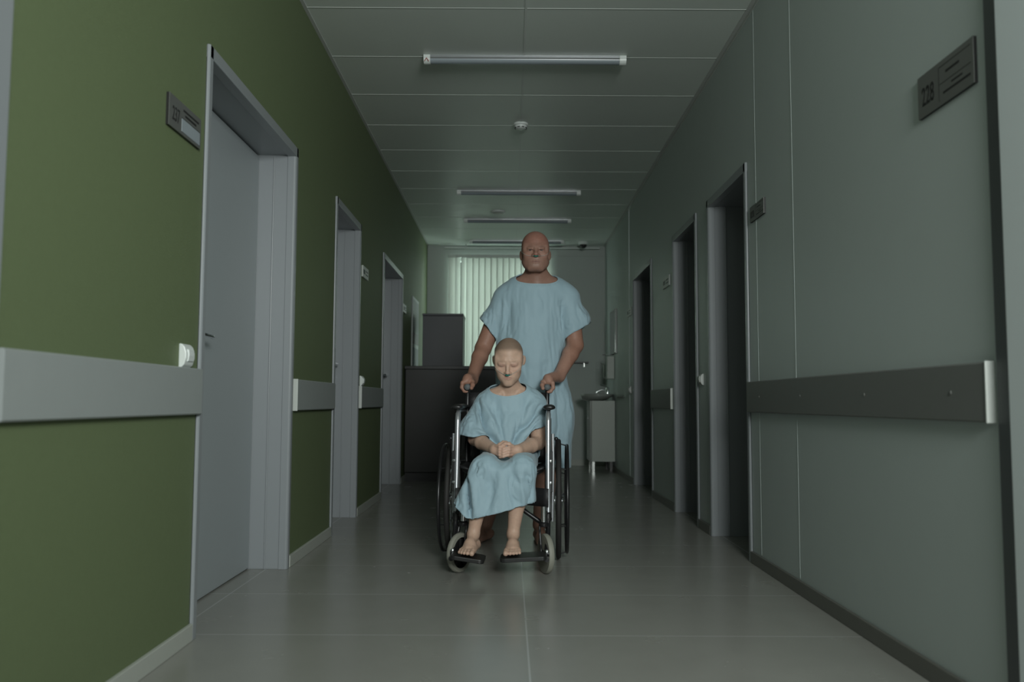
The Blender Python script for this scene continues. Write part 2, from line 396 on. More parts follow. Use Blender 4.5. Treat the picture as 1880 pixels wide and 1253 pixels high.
# ------------------------------------------------------------------ light switches
def switch(side, y, z, label, m='white', hh=.072, ww=.075):
    s = -1 if side == 'L' else 1; x = XL if side == 'L' else XR
    t = thing('light_switch', label, 'light switch', (x, y, z))
    n = 9; pts = [(-ww/2, 0)]
    prof = [(-ww/2, -hh/2), (ww/2, -hh/2), (ww/2, hh/2), (-ww/2, hh/2)]
    mb = MB(); mb.prism([(-s*0.0, -hh/2), (-s*.008, -hh/2), (-s*.018, -hh*.38), (-s*.024, -hh*.1), (-s*.024, hh*.12), (-s*.018, hh*.38), (-s*.008, hh/2), (0, hh/2)], -ww/2, ww/2, axis=1)
    mb.build('switch_housing', m, t, bevel=.003)
    MB().prism([(-s*.015, -hh*.3), (-s*.026, -hh*.22), (-s*.0285, 0.0), (-s*.027, hh*.25), (-s*.015, hh*.3)], -ww*.3, ww*.3, axis=1).build('rocker', m, t, bevel=.0015)
    return t
switch('L', 2.688, .922, 'white light switch on the green wall above the left rail', hh=.076)
switch('L', 5.90, .922, 'small white switch on the green wall after the second left door')
switch('R', 5.24, .925, 'switch on the narrow wall between the two nearest right doorways', 'whiteD')
switch('R', 8.33, .905, 'faint grey switch on the right wall beside the washbasin corner', 'whiteD')
sk = thing('socket_plate', 'thin dark cable trunking strip low on the far right wall', 'trunking', (XR, 9.1, .83))
MB().box((0, -.28, 0), (-.012, .22, .012)).build('trunking', 'bbR', sk)

# ------------------------------------------------------------------ ceiling lights
def batten(y, label):
    t = thing('ceiling_light', label, 'ceiling light', (.08, y, HC), group='unlit strip lights across the ceiling')
    L = 1.155; w = .062
    pl = [(-w/2, 0), (w/2, 0), (w/2, -.014), (w*.40, -.020), (-w*.40, -.020), (-w/2, -.014)]
    MB().prism(pl, -L/2, L/2, axis=0).build('housing', 'silver', t)
    pd = [(-w*.40, -.019)]+[(w*.40*math.cos(a), -.019-.022*math.sin(a)) for a in np.linspace(PI, 0, 9)]
    MB().prism(pd, -L/2+.035, L/2-.035, axis=0).build('diffuser', 'diff', t, smooth=True)
    pc = [(-w/2-.001, .0), (w/2+.001, .0), (w/2+.001, -.016)]+[(w*.48*math.cos(a), -.018-.026*math.sin(a)) for a in np.linspace(0, PI, 9)]+[(-w/2-.001, -.016)]
    for sgn in (-1, 1):
        a = sgn*L/2; e = MB().prism(pc, a, a-sgn*.038, axis=0).build('end_cap', 'white', t, bevel=.001)
    return t
lights = ['nearest unlit strip light on the ceiling, with a small red triangle', 'second unlit strip light counted from the camera', 'third unlit strip light, beyond the round ceiling disc', 'farthest unlit strip light, just above the bald head']
for y, lab in zip((4.70, 7.77, 9.0, 10.2), lights):
    o = batten(y, lab)
    if y == 4.70:
        # warning triangle on the left end cap, on its side facing the camera
        tri = MB(); w = .0019
        A, B, C_ = (-.560, -.020), (-.572, -.038), (-.548, -.038)
        for (p, q) in ((A, B), (A, C_)):
            tri.tube([(p[0], -.0335+.0, p[1]), (q[0], -.0295, q[1])], w, 6)
        tri.build('warning_mark', 'red', o)
# smoke detector
t = thing('smoke_detector', 'round white smoke detector on the ceiling', 'smoke detector', (.072, 5.86, HC))
MB().lathe([(.052, 0), (.052, -.012), (.046, -.016)], (0, 0, 0), n=32).build('base_ring', 'white', t, smooth=True)
MB().lathe([(.044, -.014), (.044, -.026), (.036, -.036), (.012, -.040), (.0001, -.040)], (0, 0, 0), n=32).build('cover', 'white', t, smooth=True)
mb = MB()
for k in range(8):
    a = 2*PI*(k+.5)/8; R_ = Matrix.Rotation(a, 4, 'Z'); mb.box((.037, -.009, -.034), (.0425, .009, -.029), R_)
mb.build('vent_slots', 'ink', t)
t = thing('ceiling_speaker', 'flat round white disc on the ceiling between the lights', 'ceiling speaker', (-.124, 8.62, HC))
MB().lathe([(.075, 0), (.075, -.012), (.068, -.018)], (0, 0, 0), n=32).build('rim', 'white', t, smooth=True)
MB().lathe([(.06, -.016), (.05, -.024), (.0001, -.026)], (0, 0, 0), n=32).build('grille', 'whiteD', t, smooth=True)
# dome camera
t = thing('dome_camera', 'small dark dome camera on the ceiling at the far right', 'security camera', (.90, 10.28, HC+.012))
MB().lathe([(.06, 0), (.06, -.035), (.05, -.045)], n=28).build('camera_base', 'white', t, smooth=True)
MB().ball((0, -.005, -.05), (.045, .045, .04)).build('dome', 'blackp', t, smooth=True)

# ------------------------------------------------------------------ vertical blinds and curtain rail
t = thing('vertical_blind', 'pale vertical slat blind covering the window at the far end', 'window blind', (-.13, YB-.06, 2.66))
MB().box((-.645, -.02, -.075), (.655, .02, -.035)).build('headrail', 'rail_al', t, bevel=.003)
xs = -.60; k = 0
while xs < .62:
    a = math.radians(12); w = .0445
    mb = MB(); n = 6; pr = []
    for j in range(n+1):
        u = -w+2*w*j/n; pr.append((xs+u*math.cos(a), u*math.sin(a)+.006*(1-(u/w)**2)))
    if k in (1, 2): a = math.radians(45); pr = [(xs+u*math.cos(a), u*math.sin(a)) for u in np.linspace(-w, w, n+1)]
    vs = [(p[0], p[1], -.06) for p in pr]+[(p[0], p[1], -1.78) for p in pr]
    mb.add(vs, [(j, j+1, n+2+j, n+1+j) for j in range(n)])
    s_ = mb.build('slat', 'blind', t); md = s_.modifiers.new('thick', 'SOLIDIFY'); md.thickness = .0012
    xs += .0755; k += 1
t = thing('curtain_rail', 'thin pale curtain rail above the far window blind', 'curtain rail', (-.1, YB-.10, 2.705))
MB().box((-.72, -.008, -.006), (1.22, .008, .006)).build('track', 'white', t, bevel=.002)
for x in (-.46, .52): MB().box((x, -.012, -.012), (x+.014, .012, .045)).build('bracket', 'rail_al', t)

# right part of the far wall: door-like panel joints
mb = MB()
for x in (1.085,): mb.box((x-.004, YB-.006, .07), (x+.004, YB, 2.62))
mb.box((.6, YB-.006, 2.62), (1.19, YB, 2.628)); structure(mb.build('trim_6', 'backwall'))

# ------------------------------------------------------------------ reception counter, tall panel, poster
CY = 8.3
t = thing('reception_counter', 'dark reception counter against the left wall, in front of the window', 'counter', (XL+.015, CY, 0))
MB().box((0, .02, .09), (1.12, .62, 1.10)).build('counter_body', 'counter', t, bevel=.003)
MB().box((0, .07, 0), (1.08, .57, .09)).build('plinth', 'ink', t)
MB().box((-.005, -.01, 1.10), (1.14, .65, 1.132)).build('counter_top', 'countertop', t, bevel=.003)
t = thing('tall_cabinet', 'tall dark grey cabinet standing behind the counter', 'cabinet', (-.932, 9.0, 0))
MB().box((0, 0, .0), (.432, .45, 1.70)).build('cabinet_body', 'locker', t, bevel=.004)
MB().box((-.004, -.018, 1.70), (.436, .455, 1.722)).build('cabinet_top', 'locker', t, bevel=.003)
p = thing('notice_board', 'narrow framed information board on the green wall past the third left door', 'poster', (XL, 9.18, 1.50))
MB().box((0, -.29, -.40), (.014, .29, .40)).build('board_frame', 'boardframe', p, bevel=.002)
MB().box((.014, -.26, .02), (.0155, .26, .37)).build('printed_sheet', 'sheet', p)
M['poster_dark'] = mat('poster_photo', (.08, .05, .05), .4, noise=.7, nscale=14)
M['poster_blue'] = mat('poster_blue', (.05, .09, .12), .4, noise=.4, nscale=9)
MB().box((.014, -.26, -.10), (.0155, .26, .02)).build('picture', 'poster_dark', p)
MB().box((.014, -.26, -.37), (.0155, .26, -.14)).build('text_panel', 'poster_blue', p)

# ------------------------------------------------------------------ washbasin corner on the right
t = thing('wash_cabinet', 'white washstand cabinet under the basin in the far right corner', 'cabinet', (XR, 9.75, 0))
MB().box((-.27, -.18, .115), (-.005, .22, .80)).build('cabinet_body', 'cab', t, bevel=.003)
MB().box((-.288, -.178, .12), (-.271, .218, .80)).build('cabinet_door', 'porcelain', t, bevel=.003)
for (x, y) in ((-.25, -.16), (-.05, -.16), (-.25, .20), (-.05, .20)):
    MB().box((x-.014, y-.014, 0), (x+.014, y+.014, .115)).build('leg', 'metalcan' if x < -.1 else 'blackp', t)
MB().tube([(-.30, -.03, .60), (-.30, .07, .60)], .005, 8).build('cabinet_handle', 'chrome', t, smooth=True)
b_ = thing('washbasin', 'white ceramic basin jutting out over the washstand', 'washbasin', (XR, 9.75, .80))
prof = []
mb = MB(); n = 40
def ring(sx, sy, z, cx): return [(cx+sx*math.cos(2*PI*j/n), .02+sy*math.sin(2*PI*j/n), z) for j in range(n)]
rings = [ring(.11, .12, -.0, -.22), ring(.15, .19, .02, -.21), ring(.18, .225, .05, -.19), ring(.19, .235, .075, -.185), ring(.17, .21, .078, -.185), ring(.14, .17, .04, -.19), ring(.04, .05, .015, -.19)]
for rg in rings: rg[:] = [(min(x, -.004), y, z) for (x, y, z) in rg]
vs = [p_ for rg in rings for p_ in rg]; fs = [(i*n+j, i*n+(j+1) % n, (i+1)*n+(j+1) % n, (i+1)*n+j) for i in range(len(rings)-1) for j in range(n)]
fs += [tuple(range(n))[::-1], tuple((len(rings)-1)*n+j for j in range(n))]
me_ = bpy.data.meshes.new('basin_bowl'); me_.from_pydata(vs, [], fs); me_.update(); link('basin_bowl', me_, 'porcelain', b_, True)
f_ = MB(); f_.lathe([(.022, 0), (.022, .065), (.016, .075)], (-.065, .02, .078), n=16)
f_.tube(bez([(-.065, .02, .115), (-.13, .02, .125), (-.19, .02, .10), (-.195, .02, .085)], 5), .010, 10)
f_.tube(bez([(-.065, .02, .15), (-.09, .02, .165), (-.15, .02, .185)], 4), .006, 8)
f_.build('tap', 'chrome', b_, smooth=True)
t = thing('soap_dispenser', 'pale wall dispenser with elbow lever above the basin', 'soap dispenser', (XR+.003, 9.72, 1.05))
MB().box((-.085, -.05, 0), (0, .05, .26)).build('dispenser_body', 'cab', t, bevel=.006)
MB().tube(bez([(-.09, 0, .02), (-.115, 0, .02), (-.115, 0, .16), (-.15, 0, .18)], 5), .007, 8).build('elbow_lever', 'metalcan', t, smooth=True)
MB().box((-.13, -.02, .275), (0, .02, .281)).build('bracket', 'blackp', t)
t = thing('wall_mirror', 'tall narrow wall mirror above the dispenser', 'mirror', (XR, 9.62, 1.33))
MB().box((-.022, -.24, 0), (0, .24, .50)).build('mirror_frame', 'porcelain', t, bevel=.003)
MB().box((-.026, -.225, .015), (-.022, .225, .485)).build('mirror_glass', 'glass', t)
t = thing('wall_shelf', 'small dark shelf on the far wall right of the standing man', 'shelf', (.83, YB, 1.268))
MB().box((-.20, -.12, 0), (.15, 0, .014)).build('shelf_board', 'counter', t, bevel=.002)
MB().box((-.12, -.10, -.05), (-.11, 0, 0)).build('bracket', 'metalcan', t)
MB().box((.09, -.10, -.05), (.10, 0, 0)).build('bracket', 'metalcan', t)
t = thing('steel_bottle', 'small shiny bottle standing on the far wall shelf', 'bottle', (.745, YB-.06, 1.282))
MB().lathe([(.022, 0), (.024, .005), (.024, .055), (.016, .072), (.009, .078)], n=20).build('bottle_body', 'chrome', t, smooth=True)
MB().lathe([(.010, .078), (.010, .092), (.006, .096)], n=14).build('bottle_cap', 'white', t, smooth=True)

# ------------------------------------------------------------------ light
def area(name, loc, size, power, col, look, sy=None):
    l = bpy.data.lights.new(name, 'AREA'); l.shape = 'RECTANGLE'; l.size = size; l.size_y = sy or size; l.energy = power; l.color = col
    o = bpy.data.objects.new(name, l); COL.objects.link(o); o.location = loc
    o.rotation_euler = (Vector(look)-Vector(loc)).to_track_quat('-Z', 'Y').to_euler(); return o
k_ = area('unseen_key_light', (.80, -1.0, 1.9), .75, 68, (.95, 1.0, .97), (-.05, 4.5, 1.0), .75); k_.data.spread = math.radians(100)  # key and side lamps stand unseen behind the camera, placed from the shadows
area('unseen_side_light', (1.80, -1.1, 2.0), .7, 48, (.95, 1.0, .97), (-.2, 5.0, .9), .8)
area('added_fill_light', (.35, -2.7, 1.8), 1.6, 16, (.90, 1.0, .95), (.3, 4.0, 1.3), 1.4)  # fill lamp added out of view to brighten the walls
area('sky_behind_window', (-.13, YB+.42, 1.8), 1.5, 105, (.90, 1.0, .955), (-.13, 0, 1.5), 2.0)
w = bpy.data.worlds.new('world'); SC.world = w; w.use_nodes = True
w.node_tree.nodes['Background'].inputs[0].default_value = (.5, .62, .58, 1); w.node_tree.nodes['Background'].inputs[1].default_value = .05
SC.view_settings.view_transform = 'Standard'; SC.view_settings.look = 'None'; SC.view_settings.gamma = 1; SC.view_settings.use_curve_mapping = False
SC.view_settings.exposure = -0.8
# ------------------------------------------------------------------ smooth-blended bodies on a distance grid
def v3(p): return np.array(p, np.float32)
def cone(a, b, r1, r2, s=(1, 1, 1), k=.02, op='u'): return dict(t='c', a=v3(a), b=v3(b), r1=r1, r2=r2, s=v3(s), k=k, op=op)
def ell(c, r, R=None, k=.02, op='u'): return dict(t='e', a=v3(c), r=v3(r), R=None if R is None else np.array(R, np.float32), k=k, op=op)
def rotm(ax, deg):
    return np.array(Matrix.Rotation(math.radians(deg), 3, ax))
def chain(pts, rs, k=.01, s=(1, 1, 1)): return [cone(pts[i], pts[i+1], rs[i], rs[i+1], s, k if i == 0 else min(k, .008)) for i in range(len(pts)-1)]
def xf(prims, Mx, sc=1.0):
    "move primitives built in local space into the world (Mx: 4x4, rotation+translation; sc: scale)"
    Rm = np.array(Mx.to_3x3(), np.float32); tr = np.array(Mx.translation, np.float32); out = []
    for p in prims:
        q = dict(p); q['k'] = p['k']*sc
        q['a'] = Rm @ (p['a']*sc)+tr
        if p['t'] == 'c':
            q['b'] = Rm @ (p['b']*sc)+tr; q['r1'] *= sc; q['r2'] *= sc; q['fr'] = Rm.T if 'fr' not in p else p['fr'] @ Rm.T
        else:
            q['r'] = p['r']*sc; q['R'] = Rm if p['R'] is None else Rm @ p['R']
        out.append(q)
    return out
def pdist(p, X):
    if p['t'] == 'e':
        q = X-p['a']
        if p['R'] is not None: q = q @ p['R']
        k0 = np.sqrt(((q/p['r'])**2).sum(-1)); k1 = np.sqrt(((q/(p['r']**2))**2).sum(-1))
        return np.where(k1 > 1e-9, k0*(k0-1)/np.maximum(k1, 1e-9), -p['r'].min())
    a, b = p['a'], p['b']; s = p['s']
    if (s != 1).any():
        Q = X-a; B = b-a
        if 'fr' in p: Q = Q @ p['fr'].T; B = p['fr'] @ B
        Q = Q/s; B = B/s
    else: Q = X-a; B = b-a
    bb = float(B @ B)+1e-12; t = np.clip((Q @ B)/bb, 0, 1)
    d = np.sqrt(((Q-t[..., None]*B)**2).sum(-1))-(p['r1']+(p['r2']-p['r1'])*t)
    return d*float(s.min())
def pbounds(p):
    if p['t'] == 'e': m = p['r'].max(); return p['a']-m, p['a']+m
    m = max(p['r1'], p['r2'])*p['s'].max(); return np.minimum(p['a'], p['b'])-m, np.maximum(p['a'], p['b'])+m
class Field:
    def __init__(s, prims, h, pad=.02, marg=.03):
        add = [p for p in prims if p['op'] == 'u']
        lo = np.min([pbounds(p)[0] for p in add], 0)-pad; hi = np.max([pbounds(p)[1] for p in add], 0)+pad
        s.h = h; s.lo = lo.astype(np.float32); s.n = np.ceil((hi-lo)/h).astype(int)+1
        s.D = np.full(s.n, .25, np.float32)
        for p in prims:
            m = marg+p['k']; a, b = pbounds(p)
            i0 = np.clip(((a-m-s.lo)/h).astype(int), 0, s.n-1); i1 = np.clip(((b+m-s.lo)/h).astype(int)+2, 1, s.n)
            ax = [s.lo[d]+h*np.arange(i0[d], i1[d], dtype=np.float32) for d in range(3)]
            if min(len(q) for q in ax) == 0: continue
            sl = tuple(slice(i0[d], i1[d]) for d in range(3))
            X = np.stack(np.meshgrid(*ax, indexing='ij'), -1); d = pdist(p, X).astype(np.float32); A = s.D[sl]; k = p['k']
            if p['op'] == 'u':
                hh = np.maximum(k-np.abs(A-d), 0)/max(k, 1e-6); s.D[sl] = np.minimum(A, d)-hh*hh*k*.25
            else:
                hh = np.maximum(k-np.abs(A+d), 0)/max(k, 1e-6); s.D[sl] = np.maximum(A, -d)+hh*hh*k*.25
    def sample(s, X, grad=False):
        g = (X-s.lo)/s.h; g = np.clip(g, 0, np.array(s.n)-1.001); i = g.astype(int); f = g-i; D = s.D
        c = lambda a, b, e: D[i[:, 0]+a, i[:, 1]+b, i[:, 2]+e]
        c000, c100, c010, c110 = c(0,0,0), c(1,0,0), c(0,1,0), c(1,1,0); c001, c101, c011, c111 = c(0,0,1), c(1,0,1), c(0,1,1), c(1,1,1)
        fx, fy, fz = f[:, 0], f[:, 1], f[:, 2]
        v = (c000*(1-fx)+c100*fx)*(1-fy)*(1-fz)+(c010*(1-fx)+c110*fx)*fy*(1-fz)+(c001*(1-fx)+c101*fx)*(1-fy)*fz+(c011*(1-fx)+c111*fx)*fy*fz
        if not grad: return v
        gx = ((c100-c000)*(1-fy)*(1-fz)+(c110-c010)*fy*(1-fz)+(c101-c001)*(1-fy)*fz+(c111-c011)*fy*fz)
        gy = ((c010-c000)*(1-fx)*(1-fz)+(c110-c100)*fx*(1-fz)+(c011-c001)*(1-fx)*fz+(c111-c101)*fx*fz)
        gz = ((c001-c000)*(1-fx)*(1-fy)+(c101-c100)*fx*(1-fy)+(c011-c010)*(1-fx)*fy+(c111-c110)*fx*fy)
        G = np.stack([gx, gy, gz], 1); return v, G/(np.linalg.norm(G, axis=1)[:, None]+1e-9)
    def surface(s):
        "surface nets: vertices and quads of the zero level"
        D = s.D; ins = D < 0; n = s.n
        cnt = np.zeros(n-1, np.int8)
        for a in (0, 1):
            for b in (0, 1):
                for c in (0, 1): cnt += ins[a:n[0]-1+a, b:n[1]-1+b, c:n[2]-1+c]
        act = (cnt > 0) & (cnt < 8); idx = np.argwhere(act); N = len(idx)
        ids = np.full(act.shape, -1, np.int32); ids[act] = np.arange(N)
        P = np.zeros((N, 3)); W = np.zeros(N)
        E = [((a), (b)) for a in [(x, y, z) for x in (0, 1) for y in (0, 1) for z in (0, 1)] for b in [(x, y, z) for x in (0, 1) for y in (0, 1) for z in (0, 1)] if sum(b[i]-a[i] for i in range(3)) == 1 and all(b[i] >= a[i] for i in range(3))]
        for a, b in E:
            ia = idx+np.array(a); ib = idx+np.array(b); da = D[tuple(ia.T)]; db = D[tuple(ib.T)]; m = (da < 0) != (db < 0)
            t = (da/(da-db+1e-12))[m][:, None]; P[m] += ia[m]*(1-t)+ib[m]*t; W[m] += 1
        P /= W[:, None]; V = s.lo+P*s.h
        F = []
        for ax in range(3):
            o1, o2 = [(1, 2), (2, 0), (0, 1)][ax]
            sa = [slice(None)]*3; sb = [slice(None)]*3; sa[ax] = slice(0, -1); sb[ax] = slice(1, None)
            A = ins[tuple(sa)]; B = ins[tuple(sb)]; e = np.argwhere(A != B); e = e[(e[:, o1] > 0) & (e[:, o2] > 0) & (e[:, o1] < n[o1]-1) & (e[:, o2] < n[o2]-1)]
            inn = A[tuple(e.T)]
            def cell(d1, d2):
                q = e.copy(); q[:, o1] -= d1; q[:, o2] -= d2; return ids[tuple(q.T)]
            q = np.stack([cell(1, 1), cell(0, 1), cell(0, 0), cell(1, 0)], 1); q[~inn] = q[~inn][:, ::-1]; F.append(q)
        F = np.concatenate(F); F = F[(F >= 0).all(1)]
        return V, F
def nbr_avg(V, E, deg):
    S = np.zeros_like(V)
    for d in range(3): S[:, d] = np.bincount(E[:, 0], V[E[:, 1], d], len(V))+np.bincount(E[:, 1], V[E[:, 0], d], len(V))
    return S/np.maximum(deg, 1)[:, None]
def edges_of(F):
    e = np.concatenate([F[:, [0, 1]], F[:, [1, 2]], F[:, [2, 3]], F[:, [3, 0]]]); e.sort(1); return np.unique(e, axis=0)
def largest(V, F):
    "keep the biggest connected piece"
    lab = np.arange(len(V)); E = edges_of(F)
    while True:
        m = np.minimum(lab[E[:, 0]], lab[E[:, 1]]); old = lab.copy()
        np.minimum.at(lab, E[:, 0], m); np.minimum.at(lab, E[:, 1], m); lab = lab[lab]
        if (lab == old).all(): break
    used = np.bincount(lab[F[:, 0]], minlength=len(V)); g = used.argmax(); F = F[lab[F[:, 0]] == g]
    return compact(V, F)
def compact(V, F, extra=None):
    u, inv = np.unique(F, return_inverse=True); F = inv.reshape(F.shape)
    return (V[u], F) if extra is None else (V[u], F, extra[u])
def np_mesh(name, V, F, col=None, smooth=True):
    me = bpy.data.meshes.new(name); V = np.asarray(V, np.float32); F = np.asarray(F, np.int32)
    me.vertices.add(len(V)); me.vertices.foreach_set('co', V.ravel()); me.loops.add(F.size); me.loops.foreach_set('vertex_index', F.ravel())
    me.polygons.add(len(F)); me.polygons.foreach_set('loop_start', np.arange(len(F), dtype=np.int32)*4); me.polygons.foreach_set('loop_total', np.full(len(F), 4, np.int32))
    me.update(); me.validate()
    if smooth: me.shade_smooth()
    if col is not None:
        a = me.color_attributes.new('skin', 'FLOAT_COLOR', 'POINT'); a.data.foreach_set('color', np.concatenate([col, np.ones((len(col), 1))], 1).astype(np.float32).ravel())
    return me
def body_mesh(prims, h, smooth=1):
    fld = Field(prims, h); V, F = fld.surface(); V, F = largest(V, F); E = edges_of(F); deg = np.bincount(E.ravel(), minlength=len(V))
    for _ in range(smooth):
        V = V+.5*(nbr_avg(V, E, deg)-V)
        d, g = fld.sample(V, True); V = V-(np.clip(d, -h, h)[:, None]*g)*.9
    return V, F, fld
# skin shader reading the painted colouring
def skin_mat(name, rough=.5):
    m, nt, b = new_mat(name); a = nt.nodes.new('ShaderNodeAttribute'); a.attribute_name = 'skin'
    n = nt.nodes.new('ShaderNodeTexNoise'); n.inputs['Scale'].default_value = 90; n.inputs['Detail'].default_value = 4
    tc = nt.nodes.new('ShaderNodeTexCoord'); nt.links.new(tc.outputs['Object'], n.inputs['Vector'])
    hs = nt.nodes.new('ShaderNodeHueSaturation'); mr = nt.nodes.new('ShaderNodeMapRange'); mr.inputs[3].default_value = .88; mr.inputs[4].default_value = 1.12
    nt.links.new(n.outputs['Fac'], mr.inputs[0]); nt.links.new(mr.outputs[0], hs.inputs['Value']); nt.links.new(a.outputs['Color'], hs.inputs['Color'])
    nt.links.new(hs.outputs[0], b.inputs['Base Color']); b.inputs['Roughness'].default_value = rough; b.inputs['Specular IOR Level'].default_value = .35
    b.inputs['Subsurface Weight'].default_value = .12; b.inputs['Subsurface Radius'].default_value = (.012, .005, .003)
    bp = nt.nodes.new('ShaderNodeBump'); bp.inputs['Strength'].default_value = .25; bp.inputs['Distance'].default_value = .001
    nt.links.new(n.outputs['Fac'], bp.inputs['Height']); nt.links.new(bp.outputs['Normal'], b.inputs['Normal']); return m
M['skin'] = skin_mat('skin')

def pf_surf(f, x, z):
    "y of the front surface at (x, z)"
    Y = np.arange(-.14, -.02, .0006); d = f.sample(np.stack([np.full_like(Y, x), Y, np.full_like(Y, z)], 1)); i = np.argmax(d < 0); return float(Y[i])
def head_prims(man=True):
    """adult-sized head, local space: x to the viewer's right, -y out of the face, z up; eyes at z=0, chin -.115, crown +.115"""
    P = []; w = 1.0 if man else .97
    P += [ell((0, .018, .032), (.0775*w, .096, .084), k=.0)]
    if man:
        P += [ell((0, -.030, -.036), (.063, .058, .070), k=.03), cone((.052, -.012, -.060), (.028, -.058, -.097), .024, .021, k=.025), cone((-.052, -.012, -.060), (-.028, -.058, -.097), .024, .021, k=.025),
              ell((.037, -.030, -.060), (.028, .038, .034), k=.02), ell((-.037, -.030, -.060), (.028, .038, .034), k=.02),
              ell((.030, -.026, -.074), (.030, .034, .027), k=.02), ell((-.030, -.026, -.074), (.030, .034, .027), k=.02),
              cone((-.011, -.070, -.093), (.011, -.070, -.093), .0165, .0165, k=.014), cone((0, .0, -.074), (0, -.042, -.084), .046, .026, k=.03)]
    else:
        P += [ell((0, -.030, -.036), (.056, .056, .074), k=.03), cone((.042, -.010, -.055), (.012, -.062, -.098), .022, .016, k=.025), cone((-.042, -.010, -.055), (-.012, -.062, -.098), .022, .016, k=.025),
              ell((.034, -.044, -.056), (.022, .026, .032), k=.025), ell((-.034, -.044, -.056), (.022, .026, .032), k=.025),
              cone((-.006, -.070, -.102), (.006, -.070, -.102), .0150, .0150, k=.016)]
    for s in (-1, 1):
        P += [ell((s*.045, -.054, -.026), (.022, .022, .018), k=.022)]                                    # cheekbone
        P += [cone((s*.014, -.075, .016 if man else .021), (s*.047, -.058, .021), .0095 if man else .008, .008 if man else .006, k=.02)]   # brow
        P += [ell((s*.060, -.030, .012), (.014, .030, .030), k=.02)]                                      # temple
        P += [ell((s*.0315, -.092, .000), (.0175, .014 if man else .012, .0105), k=.012 if man else .02, op='s')]                          # socket
        P += [ell((s*.0305, -.0695, .0005), (.0150, .0150, .0130) if man else (.0150, .0140, .0110), k=.006 if man else .014)]                              # lids over the eyeball
        P += [cone((s*.021, -.0825, .0050 if man else .0085), (s*.043, -.0720, .0085 if man else .0060), .0048 if man else .003, .0042 if man else .003, k=.006 if man else .014)]              # upper lid fold
    # nose
    if man:
        P += [cone((0, -.078, .012), (0, -.100, -.024), .0080, .0105, k=.012), ell((0, -.103, -.028), (.0125, .0120, .0100), k=.008)]
        for s in (-1, 1): P += [ell((s*.0145, -.092, -.031), (.0085, .0105, .008), k=.006), ell((s*.0065, -.102, -.0385), (.0038, .005, .004), k=.003, op='s')]
    else:
        P += [cone((0, -.078, .008), (0, -.098, -.032), .0068, .0088, k=.012), ell((0, -.102, -.036), (.0105, .0105, .009), k=.008)]
        for s in (-1, 1): P += [ell((s*.0115, -.092, -.040), (.0072, .009, .007), k=.006), ell((s*.0055, -.101, -.0465), (.003, .004, .0035), k=.003, op='s')]
    # mouth
    P += [ell((0, -.070, -.066), (.036, .016, .024), k=.022)]
    mw = .0255 if man else .0195
    pf = Field(P, .0025); zz = lambda x, z: pf_surf(pf, x, z)
    for s in (-1, 1):
        xs_ = [0, s*mw*.5, s*mw]
        P += chain([(x, zz(x, z)+dd, z) for x, z, dd in zip(xs_, (-.0630, -.0632, -.0662), (.0012, .0014, .0020))], [.0034 if man else .0042, .0032 if man else .0038, .0018], k=.004)
        P += chain([(x, zz(x, z)+dd, z) for x, z, dd in zip(xs_, (-.0722, -.0715, -.0688), (.0016, .0018, .0022))], [.0042 if man else .0050, .0038 if man else .0042, .0018], k=.004)
    pf = Field(P, .0025)
    P += [dict(q_, op='s') for q_ in chain([(x, pf_surf(pf, x, -.0672)-.0004, -.0672-abs(x)*.03) for x in np.linspace(-mw*1.02, mw*1.02, 9)], [.0008]+[.0016]*7+[.0008], k=.0022)]
    if man:   # folds beside the nose and mouth
        P += [cone((-.004, -.0915, .022), (-.004, -.0915, .033), .0014, .0014, k=.005, op='s'), cone((.005, -.0915, .022), (.005, -.0915, .033), .0014, .0014, k=.005, op='s')]
    for s in (-1, 1):   # ears
        Re = rotm('Z', s*(-28 if man else -40)) @ rotm('X', -8)
        es = 1 if man else .95
        P += [ell((s*(.0790 if man else .0810)*w, .016, -.020 if man else -.004), (.0060*es, .0165*es, .0285*es), Re, k=.006), ell((s*.0850*w, .007, -.016 if man else -.001), (.0045, .0080, .0160), Re, k=.005, op='s')]
    if man:   # slit eyes
        for s in (-1, 1): P += [ell((s*.0315, -.0845, -.0020), (.0145, .0110, .0033), k=.0022, op='s')]
    else:     # closed lids: only the lash line
        for s in (-1, 1):
            P += [cone((s*.0195, -.0845, -.0052), (s*.0315, -.0868, -.0085), .0010, .0012, k=.002, op='s'), cone((s*.0315, -.0868, -.0085), (s*.0435, -.0800, -.0052), .0012, .0010, k=.002, op='s')]
    return P
def smoothstep(a, b, x): t = np.clip((x-a)/(b-a), 0, 1); return t*t*(3-2*t)
def blob(q, c, r): return np.exp(-((((q-np.array(c))/np.array(r))**2).sum(1)))
